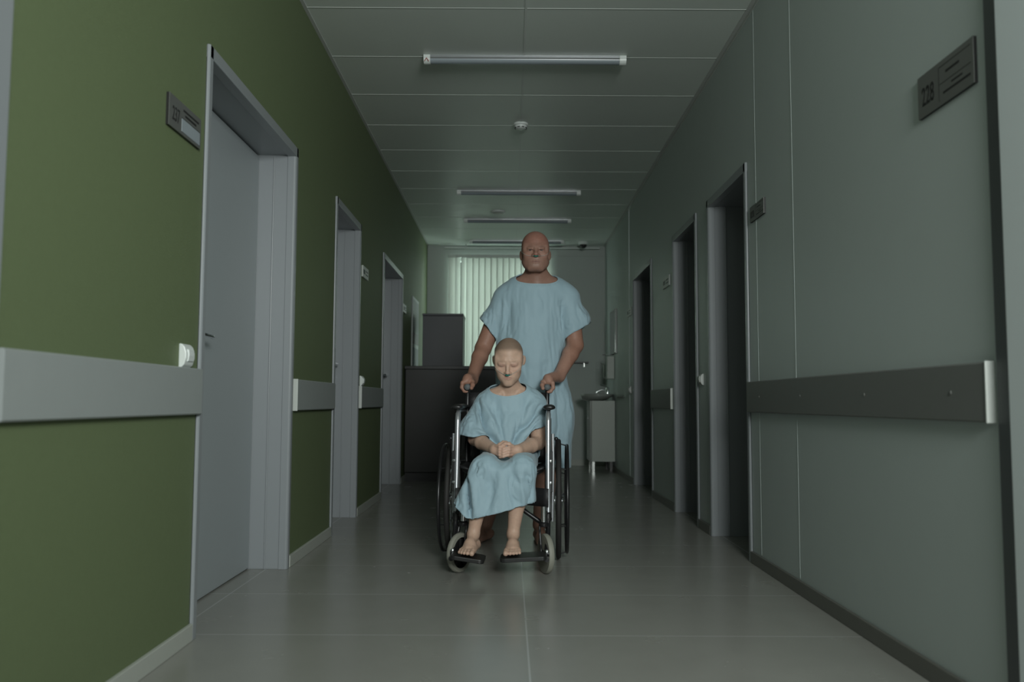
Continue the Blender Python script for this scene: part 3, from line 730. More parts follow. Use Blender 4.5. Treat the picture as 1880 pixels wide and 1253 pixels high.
def head_paint(q, col, man):
    "colouring of the head, q in head space (lips, brows, cropped hair, flush, painted brow shadow)"
    def mixc(m, c): col[:] = col*(1-m[:, None])+np.array(c)*m[:, None]
    front = smoothstep(.02, -.02, q[:, 1])
    inhead = smoothstep(-.135, -.115, q[:, 2])*smoothstep(.13, .11, np.linalg.norm(q*[1, .8, 1], axis=1))
    if man:
        mixc(.55*inhead*smoothstep(.0, .07, q[:, 2]), (.40, .170, .130))
        mixc(.35*front*inhead*blob(q, (0, -.09, -.085), (.045, .05, .035)), (.34, .22, .17))     # stubble
        mixc(.5*blob(q, (0, -.1, -.030), (.022, .03, .016)), (.46, .19, .15))
        for s in (-1, 1):
            mixc(.35*blob(q, (s*.045, -.06, -.03), (.02, .03, .018)), (.55, .25, .19))
            mixc(.45*blob(q, (s*.033, -.078, .017), (.018, .02, .004)), (.15, .09, .07))
            mixc(.55*blob(q, (s*.0315, -.08, .0), (.017, .02, .0065)), (.26, .13, .10))  # eye area darkened: brow shadow painted into the skin
        mixc(.6*blob(q, (0, -.090, -.0672), (.021, .02, .0060)), (.36, .15, .125))
        mixc(.8*blob(q, (0, -.090, -.0672), (.024, .02, .0016)), (.10, .05, .04))
    else:
        hair = smoothstep(.064, .088, q[:, 2]-.0*q[:, 1]+.25*(q[:, 1]+.06)*(q[:, 1] > -.06)+.35*np.maximum(np.abs(q[:, 0])-.045, 0))*inhead
        side = smoothstep(-.012, .02, q[:, 1])*smoothstep(-.03, .01, q[:, 2])*inhead*(np.abs(q[:, 0]) < .0765)
        mixc(.85*np.maximum(hair, side), (.175, .125, .092))
        mixc(.3*blob(q, (0, -.1, -.038), (.018, .03, .014)), (.60, .30, .24))
        for s in (-1, 1):
            mixc(.38*blob(q, (s*.042, -.06, -.03), (.02, .03, .018)), (.58, .29, .23))
            mixc(.45*blob(q, (s*.033, -.078, .018), (.017, .02, .0030)), (.26, .17, .12))
            mixc(.40*blob(q, (s*.0315, -.08, .0), (.019, .02, .010)), (.42, .20, .18))
            mixc(.75*blob(q, (s*.0315, -.085, -.0068), (.0125, .012, .0017)), (.09, .05, .04))
        mixc(.7*blob(q, (0, -.088, -.068), (.018, .02, .0075)), (.48, .20, .17))
        mixc(.7*blob(q, (0, -.088, -.0672), (.017, .02, .0014)), (.16, .06, .05))
    return col

# ------------------------------------------------------------------ cloth: drape a garment shell over a body
def smooth_rim(V, F, n=14):
    bE = np.sort(np.concatenate([F[:, [0, 1]], F[:, [1, 2]], F[:, [2, 3]], F[:, [3, 0]]]), 1); u, c = np.unique(bE, axis=0, return_counts=True); B = u[c == 1]
    dg = np.bincount(B.ravel(), minlength=len(V)); m = dg > 0; V = V.copy()
    for _ in range(n): a = nbr_avg(V, B, dg); V[m] += .5*(a-V)[m]
    E = edges_of(F); dE = np.bincount(E.ravel(), minlength=len(V)); near = np.zeros(len(V), bool); near[m] = True
    for _ in range(3):
        near2 = near.copy(); e = near[E[:, 0]] | near[E[:, 1]]; near2[E[e].ravel()] = True; near = near2
    g = near & ~m
    for _ in range(6): a = nbr_avg(V, E, dE); V[g] += .5*(a-V)[g]
    return V, B
def rim_loops(V, B):
    nb = {}
    for a, b in B: nb.setdefault(int(a), []).append(int(b)); nb.setdefault(int(b), []).append(int(a))
    left = set(nb); loops = []
    while left:
        st = next(iter(left)); cur = st; lp = []
        while cur is not None:
            lp.append(cur); left.discard(cur); nx = [q for q in nb[cur] if q in left]; cur = nx[0] if nx else None
        loops.append(lp)
    return sorted(loops, key=len, reverse=True)
def drape(V, F, fld, steps=40, ex_h=.05, ex_v=.01, g=.0012, gap=.005, iters=8, stiff=.12, pin=None, cards=(), seed=1, jit=.002, rest_smooth=0):
    E = edges_of(F); D1 = np.stack([F[:, 0], F[:, 2]], 1); D2 = np.stack([F[:, 1], F[:, 3]], 1)
    A = np.concatenate([E, D1, D2]); ne = len(E); d = V[A[:, 0]]-V[A[:, 1]]; L = np.linalg.norm(d, axis=1)
    vert = np.abs(d[:, 2])/(L+1e-9); L0 = L*(1+ex_h*(1-vert)+ex_v*vert)
    wgt = np.where(np.arange(len(A)) < ne, 1.0, .35)
    deg = np.bincount(A.ravel(), np.repeat(wgt, 2), len(V)); degE = np.bincount(E.ravel(), minlength=len(V))
    r = np.random.RandomState(seed); X = V.copy()
    nz = r.randn(len(X), 3)
    vE = E[vert[:ne] > .75]; dV = np.bincount(vE.ravel(), minlength=len(V)); hs_ = dV > 0
    for _ in range(5): nz = .3*nz+.7*nbr_avg(nz, E, degE)
    for _ in range(40): a_ = nbr_avg(nz, vE, dV); nz[hs_] = .3*nz[hs_]+.7*a_[hs_]
    nz /= nz.std(); X = X+nz*jit; Pv = X.copy()
    cnt = np.bincount(E.ravel(), minlength=len(V))
    bE = np.concatenate([F[:, [0, 1]], F[:, [1, 2]], F[:, [2, 3]], F[:, [3, 0]]]); bs = np.sort(bE, 1); u, c = np.unique(bs, axis=0, return_counts=True); bd = np.zeros(len(V), bool); bd[u[c == 1].ravel()] = True
    inner = ~bd
    for st in range(steps):
        vel = (X-Pv)*.92; Pv = X.copy(); X = X+vel; X[:, 2] -= g
        for it in range(iters):
            d = X[A[:, 0]]-X[A[:, 1]]; l = np.sqrt((d*d).sum(1))+1e-9; diff = (l-L0)/l
            diff = np.where(diff < 0, diff*.45, diff)*wgt                       # cloth resists stretch more than it resists folding
            c_ = d*(.5*diff)[:, None]; S = np.zeros_like(X)
            for k in range(3): S[:, k] = np.bincount(A[:, 1], c_[:, k], len(X))-np.bincount(A[:, 0], c_[:, k], len(X))
            X = X+1.6*S/deg[:, None]
            if pin is not None: X[pin] = V[pin]
        a = nbr_avg(X, E, degE); X[inner] += stiff*(a-X)[inner]
        dd, G = fld.sample(X, True); pen = gap-dd; m = (pen > 0) & (dd < .1)
        X[m] += G[m]*np.minimum(pen[m], .01)[:, None]
        Pv[m] = Pv[m]+.85*(X[m]-Pv[m])
        for fn in cards: fn(X, Pv)
        if pin is not None: X[pin] = V[pin]
    for _ in range(2): a = nbr_avg(X, E, degE); X[inner] += .35*(a-X)[inner]
    dd, G = fld.sample(X, True); m = (dd < gap) & (dd > -.05); X[m] += G[m]*(gap-dd[m])[:, None]
    return X
def normals(V, F):
    n = np.cross(V[F[:, 2]]-V[F[:, 0]], V[F[:, 3]]-V[F[:, 1]]); N = np.zeros_like(V)
    for j in range(4):
        for d in range(3): N[:, d] += np.bincount(F[:, j], n[:, d], len(V))
    return N/(np.linalg.norm(N, axis=1)[:, None]+1e-12)
def crease(V, F, lines, front=True):
    "press folds into a cloth shell; a line is (points in x,z, depth (+ in, - out), width), tapering to both ends"
    N = normals(V, F); V = V.copy(); P = V[:, [0, 2]].copy(); ok = np.clip(-N[:, 1]*2.2, 0, 1)
    for pts, dep, w in lines:
        pts = np.array(bez([(p[0], 0, p[1]) for p in pts], 5))[:, [0, 2]] if len(pts) > 2 else np.array(pts, float)
        best = np.full(len(V), 9.); tt = np.zeros(len(V)); n = len(pts)-1
        for i in range(n):
            a, b = pts[i], pts[i+1]; ab = b-a; t = np.clip(((P-a) @ ab)/(ab @ ab), 0, 1); d = np.linalg.norm(P-a-t[:, None]*ab, axis=1)
            m = d < best; best[m] = d[m]; tt[m] = (i+t[m])/n
        f = 1.5*dep*np.exp(-(best/w)**2)*np.sin(PI*np.clip(.06+.9*tt, 0, 1))**.6*ok; V -= N*f[:, None]
    return V
def cut(V, F, keep):
    F = F[keep[F].all(1)]; V, F = compact(V, F); return largest(V, F)
m, nt, b = new_mat('gown_cotton')
b.inputs['Base Color'].default_value = (.300, .420, .480, 1); b.inputs['Roughness'].default_value = .62; b.inputs['Specular IOR Level'].default_value = .3
b.inputs['Sheen Weight'].default_value = .15
tc = nt.nodes.new('ShaderNodeTexCoord'); wv = nt.nodes.new('ShaderNodeTexNoise'); wv.inputs['Scale'].default_value = 14; wv.inputs['Detail'].default_value = 3
nt.links.new(tc.outputs['Object'], wv.inputs['Vector'])
bp = nt.nodes.new('ShaderNodeBump'); bp.inputs['Strength'].default_value = .25; bp.inputs['Distance'].default_value = .006
nt.links.new(wv.outputs['Fac'], bp.inputs['Height']); nt.links.new(bp.outputs['Normal'], b.inputs['Normal']); M['gown'] = m
# ------------------------------------------------------------------ wheelchair (local frame: -y is forward, towards the camera)
CH = thing('wheelchair', 'folding wheelchair with black seat and silver tubes carrying the seated patient', 'wheelchair', (-.016, 4.30, 0), math.radians(-3))
CHM = Matrix.Translation((-.016, 4.30, 0)) @ Matrix.Rotation(math.radians(-3), 4, 'Z')
def part(mb, name, m, parent=CH, **k): return mb.build(name, m, parent, **k)
for s in (-1, 1):
    x = s*.265; r = .297; cz = .30
    # rear wheel
    w_ = MB(); w_.tube([(x, r*.955*math.cos(a), cz+r*.955*math.sin(a)) for a in np.linspace(0, 2*PI, 72, endpoint=False)], .0130, 10, closed=True)
    tyre = part(w_, 'rear_tyre', 'rubber', smooth=True)
    part(MB().tube([(x, r*.905*math.cos(a), cz+r*.905*math.sin(a)) for a in np.linspace(0, 2*PI, 72, endpoint=False)], .0075, 8, closed=True), 'rear_rim', 'silver', smooth=True)
    sp = MB()
    for k in range(36):
        a = 2*PI*k/36; h_ = .018 if k % 2 else -.018; a2 = a+(.35 if k % 4 < 2 else -.35)
        sp.tube([(x+h_, .018*math.cos(a2), cz+.018*math.sin(a2)), (x, r*.9*math.cos(a), cz+r*.9*math.sin(a))], .0011, 5)
    o = part(sp, 'spokes', 'chrome'); 
    part(MB().lathe([(.012, -.034), (.026, -.026), (.016, -.016), (.016, .016), (.026, .026), (.012, .034)], (x, 0, cz), (1, 0, 0), 20), 'wheel_hub', 'chrome', smooth=True)
    # push rim outside the tyre
    xr = x+s*.042; rr = .262
    pr = part(MB().tube([(xr, rr*math.cos(a), cz+rr*math.sin(a)) for a in np.linspace(0, 2*PI, 64, endpoint=False)], .0090, 10, closed=True), 'push_rim', 'blackm', smooth=True)
    for k in range(6):
        a = 2*PI*k/6+.4
        part(MB().tube([(x+s*.004, .272*math.cos(a), cz+.272*math.sin(a)), (xr, rr*math.cos(a), cz+rr*math.sin(a))], .0032, 6), 'rim_bracket', 'blackm', pr)
    # side frame
    fx = s*.215
    post = bez([(fx, -.262, .725), (fx, -.276, .700), (fx, -.282, .66), (fx, -.300, .45), (fx+s*.001, -.318, .27)], 6)
    part(MB().tube(post, .0125, 14), 'front_post', 'silver', smooth=True)
    part(MB().tube([(fx, -.319, .262), (fx, -.322, .23)], .0155, 14).lathe([(.019, 0), (.019, .010)], (fx, -.321, .235), n=16), 'hanger_clamp', 'blackp', smooth=True)
    part(MB().tube(bez([(fx, -.322, .232), (fx, -.345, .19), (fx-s*.002, -.42, .125), (fx-s*.004, -.455, .098)], 6), .0115, 12), 'footrest_hanger', 'blackm', smooth=True)
    part(MB().tube([(fx, -.235, .49), (fx, .10, .47)], .011, 12), 'seat_rail', 'blackm', smooth=True)
    part(MB().tube([(fx, -.25, .20), (fx, .02, .20), (fx, .09, .24)], .011, 12), 'lower_rail', 'blackm', smooth=True)
    part(MB().tube([(fx+s*.022, -.245, .63), (fx+s*.024, -.250, .50), (fx+s*.020, -.262, .22)], .0075, 10), 'inner_post', 'silver', smooth=True)
    bp_ = bez([(fx-s*.008, .065, .20), (fx-s*.008, .075, .55), (fx-s*.008, .10, .80), (fx-s*.008, .125, .845), (fx-s*.008, .17, .857)], 6)
    part(MB().tube(bp_, .0115, 12), 'back_post', 'blackm', smooth=True)
    g_ = MB(); g_.tube([(fx-s*.008, .075, .857), (fx-s*.008, .205, .857)], .0165, 16).ball((fx-s*.008, .075, .857), (.0165, .008, .0165))
    for k in range(5): g_.lathe([(.0175, 0), (.0175, .004)], (fx-s*.008, .10+.02*k, .857), (0, 1, 0), 16)
    part(g_, 'push_grip', 'grip', smooth=True)
    # armrest: tube, pad, skirt guard
    part(MB().tube(bez([(fx, -.268, .715), (fx, -.24, .735), (fx, -.15, .738), (fx, .06, .738)], 5), .0105, 12), 'arm_tube', 'silver', smooth=True)
    pd = MB(); n = 14; pr_ = []
    sec = [(.030*math.cos(a), .016*math.sin(a)*(1 if math.sin(a) > 0 else .7)) for a in np.linspace(0, 2*PI, 16, endpoint=False)]
    ys = [-.292, -.286, -.27, -.2, -.05, .03, .045, .05]; sc_ = [.45, .8, 1, 1, 1, 1, .8, .4]
    vs = [(fx+s*.004+p[0]*q, y, .754+p[1]*q) for y, q in zip(ys, sc_) for p in sec]; k_ = 16
    fs = [(i*k_+j, i*k_+(j+1) % k_, (i+1)*k_+(j+1) % k_, (i+1)*k_+j) for i in range(len(ys)-1) for j in range(k_)]+[tuple(range(k_))[::-1], tuple((len(ys)-1)*k_+j for j in range(k_))]
    part(pd.add(vs, fs), 'armrest_pad', 'blackp', smooth=True, angle=80)
    part(MB().box((fx+s*.0135-.001, -.22, .51), (fx+s*.0135+.001, .05, .70)), 'skirt_guard', 'blackp', bevel=.0008)
    # bolts on the posts
    bo = MB()
    for (yy, zz) in ((-.294, .505), (-.303, .405)): bo.lathe([(.006, 0), (.0055, .003), (.003, .005)], (fx+s*.013, yy-.010, zz), (s*.4, -1, 0), 12)
    for (yy, zz) in ((-.294, .505), (-.303, .405)):
        part(MB().lathe([(.0075, 0), (.0065, .004), (.003, .0055)], (fx+s*.013, yy-.012, zz), (s*.3, -1, 0), 12), 'bolt', 'chrome', smooth=True)
    part(MB().box((fx+s*.008, -.305, .36), (fx+s*.022, -.285, .55)), 'bracket_plate', 'blackm', bevel=.002)
    # brake
    bk = MB(); bk.tube(bez([(fx+s*.03, -.16, .50), (fx+s*.034, -.20, .54), (fx+s*.038, -.23, .60)], 5), .005, 8).ball((fx+s*.038, -.23, .605), .010)
    part(bk, 'brake_lever', 'blackm', smooth=True)
    part(MB().box((fx+s*.016, -.20, .46), (fx+s*.030, -.13, .50)).tube([(fx+s*.03, -.15, .48), (fx+s*.05, -.14, .43)], .005, 8), 'brake_clamp', 'chrome')
    # caster and fork
    cx = -.190 if s < 0 else .205; cy = -.375; cr = .090; yaw_ = math.radians(-28 if s < 0 else 20)
    Rz = Matrix.Translation((cx, cy, 0)) @ Matrix.Rotation(yaw_, 4, 'Z')
    def T_(mb): mb.v = [tuple(Rz @ Vector(v)) for v in mb.v]; return mb
    cw_ = T_(MB().lathe([(cr-.020, -.013), (cr-.004, -.012), (cr, -.004), (cr, .004), (cr-.004, .012), (cr-.020, .013), (cr-.020, -.013)], (0, 0, cr), (1, 0, 0), 36))
    ty = part(cw_, 'caster_tyre', 'caster', smooth=True)
    hb = MB().lathe([(.0741, -.010), (.068, -.010), (.068, .010), (.0741, .010), (.0741, -.010)], (0, 0, cr), (1, 0, 0), 36).lathe([(.016, -.016), (.016, .016)], (0, 0, cr), (1, 0, 0), 16)
    for k in range(5):
        a = 2*PI*k/5+.3; c_, s_ = math.cos(a), math.sin(a)
        hb.tube([(0, .012*c_, cr+.012*s_), (0, .070*c_, cr+.070*s_)], .0062, 6)
    part(T_(hb), 'caster_wheel', 'blackp', ty)
    fk = MB(); top = .232
    for e in (-1, 1): fk.tube(bez([(e*.021, 0, cr), (e*.022, .012, cr+.06), (e*.020, .026, .205), (e*.012, .028, .214)], 5), .0058, 8)
    fk.lathe([(.021, 0), (.023, .004), (.023, .016), (.016, .022)], (0, .028, .208), n=18)
    part(T_(fk), 'caster_fork', 'blackm', smooth=True)
    part(T_(MB().tube([(0, .028, .226), (0, .028, .30)], .013, 12)), 'caster_stem', 'chrome', smooth=True)
    part(T_(MB().lathe([(.007, -.028), (.008, -.024), (.008, .024), (.007, .028)], (0, 0, cr), (1, 0, 0), 12)), 'axle_bolt', 'chrome', smooth=True)
    part(MB().tube([(fx, -.30, .25), (fx-s*.01, -.335, .27)], .010, 8), 'stem_bracket', 'blackm')
    # foot plate, hinged and slightly drooping
    tl = math.radians(s*-4 if s > 0 else 6)
    Rp = Matrix.Translation((fx-s*.004, -.505, .108)) @ Matrix.Rotation(math.radians(-3.5 if s > 0 else 8)*(1), 4, 'Y')
    pl = MB(); u0, u1 = (-.205, .0) if s > 0 else (.0, .150)
    n_ = 8; poly = []
    def rr_(a0, a1, b0, b1, r_):
        pts = []
        for (cx_, cy_, st) in ((a1-r_, b1-r_, 0), (a0+r_, b1-r_, 90), (a0+r_, b0+r_, 180), (a1-r_, b0+r_, 270)):
            for k in range(5): a = math.radians(st+90*k/4); pts.append((cx_+r_*math.cos(a), cy_+r_*math.sin(a)))
        return pts
    pl.prism(rr_(u0, u1, -.070, .070, .022), -.014, .004, axis=2); pl.v = [tuple(Rp @ Vector(v)) for v in pl.v]
    part(pl, 'footplate', 'blackp', bevel=.003)
    part(MB().tube([(fx-s*.004, -.452, .105), (fx-s*.004, -.43, .086), (fx-s*.004, -.53, .090)], .011, 10).lathe([(.013, -.01), (.013, .01)], (fx-s*.004, -.46, .105), (1, 0, 0), 14), 'footplate_hinge', 'blackm', smooth=True)
    part(MB().lathe([(.008, 0), (.007, .004), (.003, .006)], (fx-s*.004, -.478, .118), (0, -1, .3), 12), 'bolt', 'chrome', smooth=True)
# cross brace, seat, backrest, calf strap
part(MB().tube([(-.205, -.27, .22), (.19, -.20, .46)], .011, 10), 'cross_brace', 'blackm', smooth=True)
part(MB().tube([(.205, -.27, .20), (-.19, -.225, .46)], .011, 10), 'cross_brace', 'blackm', smooth=True)
def sling(P, nx, ny, m, name, th=.012):
    vs = [P(i/nx, j/ny) for j in range(ny+1) for i in range(nx+1)]; fs = [(j*(nx+1)+i, j*(nx+1)+i+1, (j+1)*(nx+1)+i+1, (j+1)*(nx+1)+i) for j in range(ny) for i in range(nx)]
    me = bpy.data.meshes.new(name); me.from_pydata(vs, [], fs); me.update(); o = link(name, me, m, CH, True); md = o.modifiers.new('thick', 'SOLIDIFY'); md.thickness = th; return o
sling(lambda u, v: (-.205+.41*u, -.25+.33*v, .478-.045*math.sin(PI*u)), 12, 6, 'vinyl', 'seat_sling')
sling(lambda u, v: (-.205+.41*u, .078+.028*v+.02*math.sin(PI*u), .47+.36*v), 12, 8, 'vinyl', 'back_sling')
sling(lambda u, v: (-.215+.43*u, -.345+.12*math.sin(PI*u), .295+.085*v), 16, 2, 'vinyl', 'calf_strap', .004)
# ------------------------------------------------------------------ people
def frame(o, yaw=0, pitch=0, roll=0):
    "head frame: yaw about z, pitch forward (nod) about x, roll about y"
    return Matrix.Translation(Vector([float(v) for v in o])) @ Matrix.Rotation(math.radians(yaw), 4, 'Z') @ Matrix.Rotation(math.radians(roll), 4, 'Y') @ Matrix.Rotation(math.radians(pitch), 4, 'X')
def to_local(Mx, V, sc=1.0):
    Mi = np.array(Mx.inverted()); return (V @ Mi[:3, :3].T+Mi[:3, 3])/sc
def foot(ank, toe_dir, L=.20, w=1.0, toes=True, up=0.0):
    """foot from the ankle: heel behind, five toes in front; toe_dir horizontal unit vector; sole on z = ank.z-.075*w"""
    a = v3(ank); d = v3(toe_dir); d = d/np.linalg.norm(d); sd = np.cross(d, [0, 0, 1.]).astype(np.float32); z0 = a[2]-.078*w; P = []
    def p(f, s_, h): q = a+d*f*L+sd*s_*w; q[2] = z0+h*w; return q
    P += [cone(p(-.12, 0, .030), p(-.20, 0, .026), .026*w, .025*w, k=.02), cone(p(.0, 0, .075), p(.35, .002, .040), .024*w, .022*w, k=.025)]
    P += [cone(p(-.1, .008, .02), p(.50, .024, .015), .020*w, .016*w, k=.018), cone(p(-.1, -.008, .02), p(.52, -.024, .016), .020*w, .016*w, k=.018), cone(p(.35, 0, .036), p(.55, 0, .022), .024*w, .019*w, k=.02)]
    return P, p
def toes(p, inner, w=1.0):
    "inner = sign of the big toe side"
    P = []
    for i, (s_, f0, f1, r) in enumerate(((-.030, .55, .80, .0125), (-.010, .58, .80, .0092), (.006, .57, .775, .0086), (.0205, .54, .74, .0082), (.033, .50, .69, .0080))):
        s_ = s_*-inner
        P += [cone(p(f0, s_*.92, .017), p((f0+f1)/2, s_, .019), r*w*.95, r*w*.9, k=.008), cone(p((f0+f1)/2, s_, .019), p(f1, s_*1.04, .011), r*w*.92, r*w, k=.004)]
    return P

# =============== standing man ===============
MY = 4.74
def mp(px, py, Y=MY): return at(px, py, Y)
HM = frame(mp(983, 462.5, 4.66), yaw=0, pitch=2, roll=0); HS = 1.0
Pm = []
hd = xf(head_prims(True), HM, HS)
nb = mp(986, 512, 4.72); ch = mp(983, 575, 4.74); ab = mp(980, 680, 4.72); pv = mp(980, 745, 4.74)
body = [cone(ch+[-.01, 0, .02], ab+[-.012, 0, 0], .150, .140, (1.0, .70, 1), k=.05), cone(ab+[-.012, 0, 0], pv, .140, .150, (1, .74, 1), k=.05),
        cone(mp(950, 538, 4.74), mp(1020, 538, 4.74), .070, .070, (1, .9, 1), k=.05),
        cone(mp(984, 486, 4.70), mp(985, 522, 4.73), .060, .066, (1, .95, 1), k=.02), cone(mp(968, 514, 4.73), mp(940, 536, 4.74), .034, .045, k=.04), cone(mp(1002, 514, 4.73), mp(1030, 536, 4.74), .034, .045, k=.04)]
SL, EL, WL = mp(926, 548, 4.74), mp(887, 640, 4.74), mp(866, 697, 4.55)
SR, ER, WR = mp(1044, 548, 4.74), mp(1056, 634, 4.69), mp(1026, 691, 4.55)
arms = [cone(SL, EL, .058, .046, k=.04), cone(EL, EL+.30*(WL-EL), .045, .044, k=.012), cone(EL+.30*(WL-EL), WL, .043, .0305, k=.015),
        cone(SR, ER, .058, .046, k=.04), cone(ER, ER+.30*(WR-ER), .045, .044, k=.012), cone(ER+.30*(WR-ER), WR, .043, .0315, k=.015)]
def wp(x, y, z): return np.array(CHM @ Vector((x, y, z)))
def grip_hand(W, s, fx):
    """hand closed over a push grip that runs along local y; s = side of the fingers (outer side)"""
    c = lambda y, dx, dz: wp(fx+s*dx, y, .857+dz); P = []
    kn = c(.125, .012, .030)
    P += [cone(W, c(.135, .004, .046), .031, .026, (1, 1, 1), k=.02), cone(c(.165, .004, .032), c(.120, .006, .033), .023, .021, k=.018), cone(c(.120, .014, .028), c(.185, .014, .026), .0165, .0155, k=.014)]
    for i, y in enumerate((.102, .124, .146, .167)):
        r = (.0098, .0102, .0098, .0086)[i]
        P += chain([c(y+.006, .012, .030), c(y, .028, .022), c(y, .031, -.002), c(y, .018, -.020), c(y, .004, -.024)], [r*1.1, r*1.08, r, r*.95, r*.85], k=.005)
    P += chain([c(.150, -.010, .034), c(.118, -.021, .026), c(.092, -.026, .010), c(.074, -.022, -.006)], [.0145, .0130, .0112, .0095], k=.007)
    return P
gx = .207
hands = grip_hand(WL, -1, -gx)+grip_hand(WR, 1, gx)
hipL, hipR = mp(950, 752, 4.74), mp(1012, 752, 4.74)
aL, aR = mp(892, 978, 4.86), mp(990, 978, 4.86); aL[2] = .085; aR[2] = .085
kL, kR = mp(918, 872, 4.82), mp(1003, 872, 4.80)
legs = []
for hip, kn_, an in ((hipL, kL, aL), (hipR, kR, aR)):
    legs += [cone(hip, kn_, .088, .060, k=.04), cone(kn_, kn_+.32*(an-kn_), .056, .057, k=.02), cone(kn_+.32*(an-kn_), an, .057, .036, k=.02)]
fL, pL = foot(aL, (-.42, -.9, 0), .25, 1.05); fR, pR = foot(aR, (.12, -1, 0), .25, 1.05)
feet = fL+toes(pL, 1 if False else -1, 1.05)+fR+toes(pR, 1, 1.05)
Pm = body+arms+legs+feet+hands+hd
Vm, Fm, fldm = body_mesh(Pm, .0028)
col = np.tile(np.array([.36, .205, .155]), (len(Vm), 1)); ql = to_local(HM, Vm, HS)
hm = ql[:, 2] > -.19; cc = col.copy()
head_paint(ql, col, True); col[~hm] = cc[~hm]
armz = (Vm[:, 2] < 1.25) & (Vm[:, 2] > .7) & ((np.abs(Vm[:, 0]-.13) > .2)); col[armz] = (.32, .170, .122)
man = thing('person', 'bald man in pale blue gown standing, hands on the wheelchair grips', 'person', (float(pv[0]), MY, 0))
def world_child(me, name, m, parent):
    o = link(name, me, m, parent, True); o.matrix_parent_inverse = Matrix.Translation(-Vector(parent.location)) if True else None; return o
col[ql[:, 2] > -.19] *= .78
world_child(np_mesh('body', Vm, Fm, col), 'body', 'skin', man)
for s in (-1, 1):
    c = HM @ Vector((s*.0315, -.0675, -.0005)); world_child(MB().ball(c, .0130, 20, 14).mesh('eye'), 'eye', 'eyew', man)
    eye = [o for o in man.children if o.name.startswith('eye')][-1]
    c2 = HM @ Vector((s*.0315, -.0780, -.0015)); o = world_child(MB().ball(c2, (.0058, .0036, .0058), 16, 10).mesh('iris'), 'iris', 'iris', man); o.parent = eye; o.matrix_parent_inverse = Matrix.Identity(4)
    eye_fix = None
# gown of the man
gp = [cone(mp(980, 560), mp(973, 660), .170, .180, (1, .76, 1), k=.06), cone(mp(973, 660), mp(979, 765), .180, .214, (1, .76, 1), k=.06), cone(mp(980, 760), mp(980, 905), .212, .205, (1, .74, 1), k=.05),
      cone(mp(950, 540), mp(1020, 540), .082, .082, (1, .95, 1), k=.06), ell(mp(985, 522, 4.74), (.125, .085, .036), k=.04),
      cone(mp(931, 547), mp(903, 595, 4.75), .068, .072, (1, 1, 1), k=.04), cone(mp(903, 595, 4.75), mp(893, 615, 4.75), .072, .080, k=.04),
      cone(mp(1038, 549), mp(1054, 590, 4.75), .070, .086, k=.04), cone(mp(1054, 590, 4.75), mp(1058, 610, 4.75), .086, .094, k=.04)]
gf = Field(gp, .0078, marg=.05); Vg, Fg = gf.surface()
def side(V, A, B, C):   # signed side of a plane through three points
    n_ = np.cross(B-A, C-A); n_ = n_/np.linalg.norm(n_); return (V-A) @ n_
keep = np.ones(len(Vg), bool)
hem = mp(980, 858, 4.74)[2]; keep &= Vg[:, 2] > hem
# sleeve hems
pl = mp(884, 590, 4.74); pl2 = mp(907, 618, 4.74); t_ = pl2-pl; nrm = np.array([t_[2], 0, -t_[0]]); nrm /= np.linalg.norm(nrm)
if nrm[2] > 0: nrm = -nrm
gbody = np.minimum.reduce([pdist(q_, Vg) for q_ in gp[:3]]); off = gbody > .02
dl = (Vg-pl) @ nrm; xm = mp(981, 600)[0]; keep &= ~((dl > 0) & off & (Vg[:, 0] < xm) & (Vg[:, 2] > mp(900, 684)[2]))
pr1 = mp(1086, 592, 4.74); pr2 = mp(1038, 624, 4.74); t_ = pr2-pr1; nr = np.array([t_[2], 0, -t_[0]]); nr /= np.linalg.norm(nr)
if nr[2] > 0: nr = -nr
dr = (Vg-pr1) @ nr; keep &= ~((dr > 0) & off & (Vg[:, 0] > xm) & (Vg[:, 2] > mp(900, 684)[2]))
nk = mp(985, 514, 4.705); q = (Vg-nk)/np.array([.122, .104, .048]); keep &= (q**2).sum(1) > 1
Vg, Fg = cut(Vg, Fg, keep); Vg, Bg = smooth_rim(Vg, Fg)
xz = lambda l, Y=MY-.12: [tuple(at(a_, b_, Y)[[0, 2]]) for a_, b_ in l]
Vg = crease(Vg, Fg, [(xz([(921, 548), (913, 580), (912, 625)]), .016, .012), (xz([(1031, 545), (1037, 580), (1036, 622)]), .018, .012),
    (xz([(930, 560), (922, 600), (918, 680)]), -.008, .02), (xz([(1026, 560), (1030, 600), (1030, 680)]), -.008, .02),
    (xz([(1046, 548), (1062, 575), (1076, 598)]), .010, .010), (xz([(1042, 570), (1052, 590), (1056, 612)]), .010, .010), (xz([(1060, 560), (1074, 580), (1086, 590)]), -.006, .008),
    (xz([(958, 527), (968, 560), (978, 600)]), .006, .016), (xz([(1014, 527), (1000, 565), (986, 600)]), .006, .016), (xz([(940, 530), (935, 570), (934, 640)]), .006, .014),
    (xz([(955, 640), (952, 700), (950, 780)]), .009, .02), (xz([(1000, 660), (1004, 740), (1002, 850)]), .010, .016), (xz([(1022, 690), (1026, 760), (1030, 830), (1046, 846)]), .014, .014),
    (xz([(940, 668), (985, 676), (1020, 672)]), .004, .008), (xz([(900, 570), (896, 592), (892, 604)]), .008, .010), (xz([(1040, 700), (1046, 760), (1040, 810)]), -.010, .02)])
pin = (((Vg-nk)/np.array([.150, .130, .075]))**2).sum(1) < 1
Xg = drape(Vg, Fg, fldm, steps=20, ex_h=.03, ex_v=.0, g=.00005, gap=.006, stiff=.02, seed=5, jit=.0025, pin=pin, iters=10)
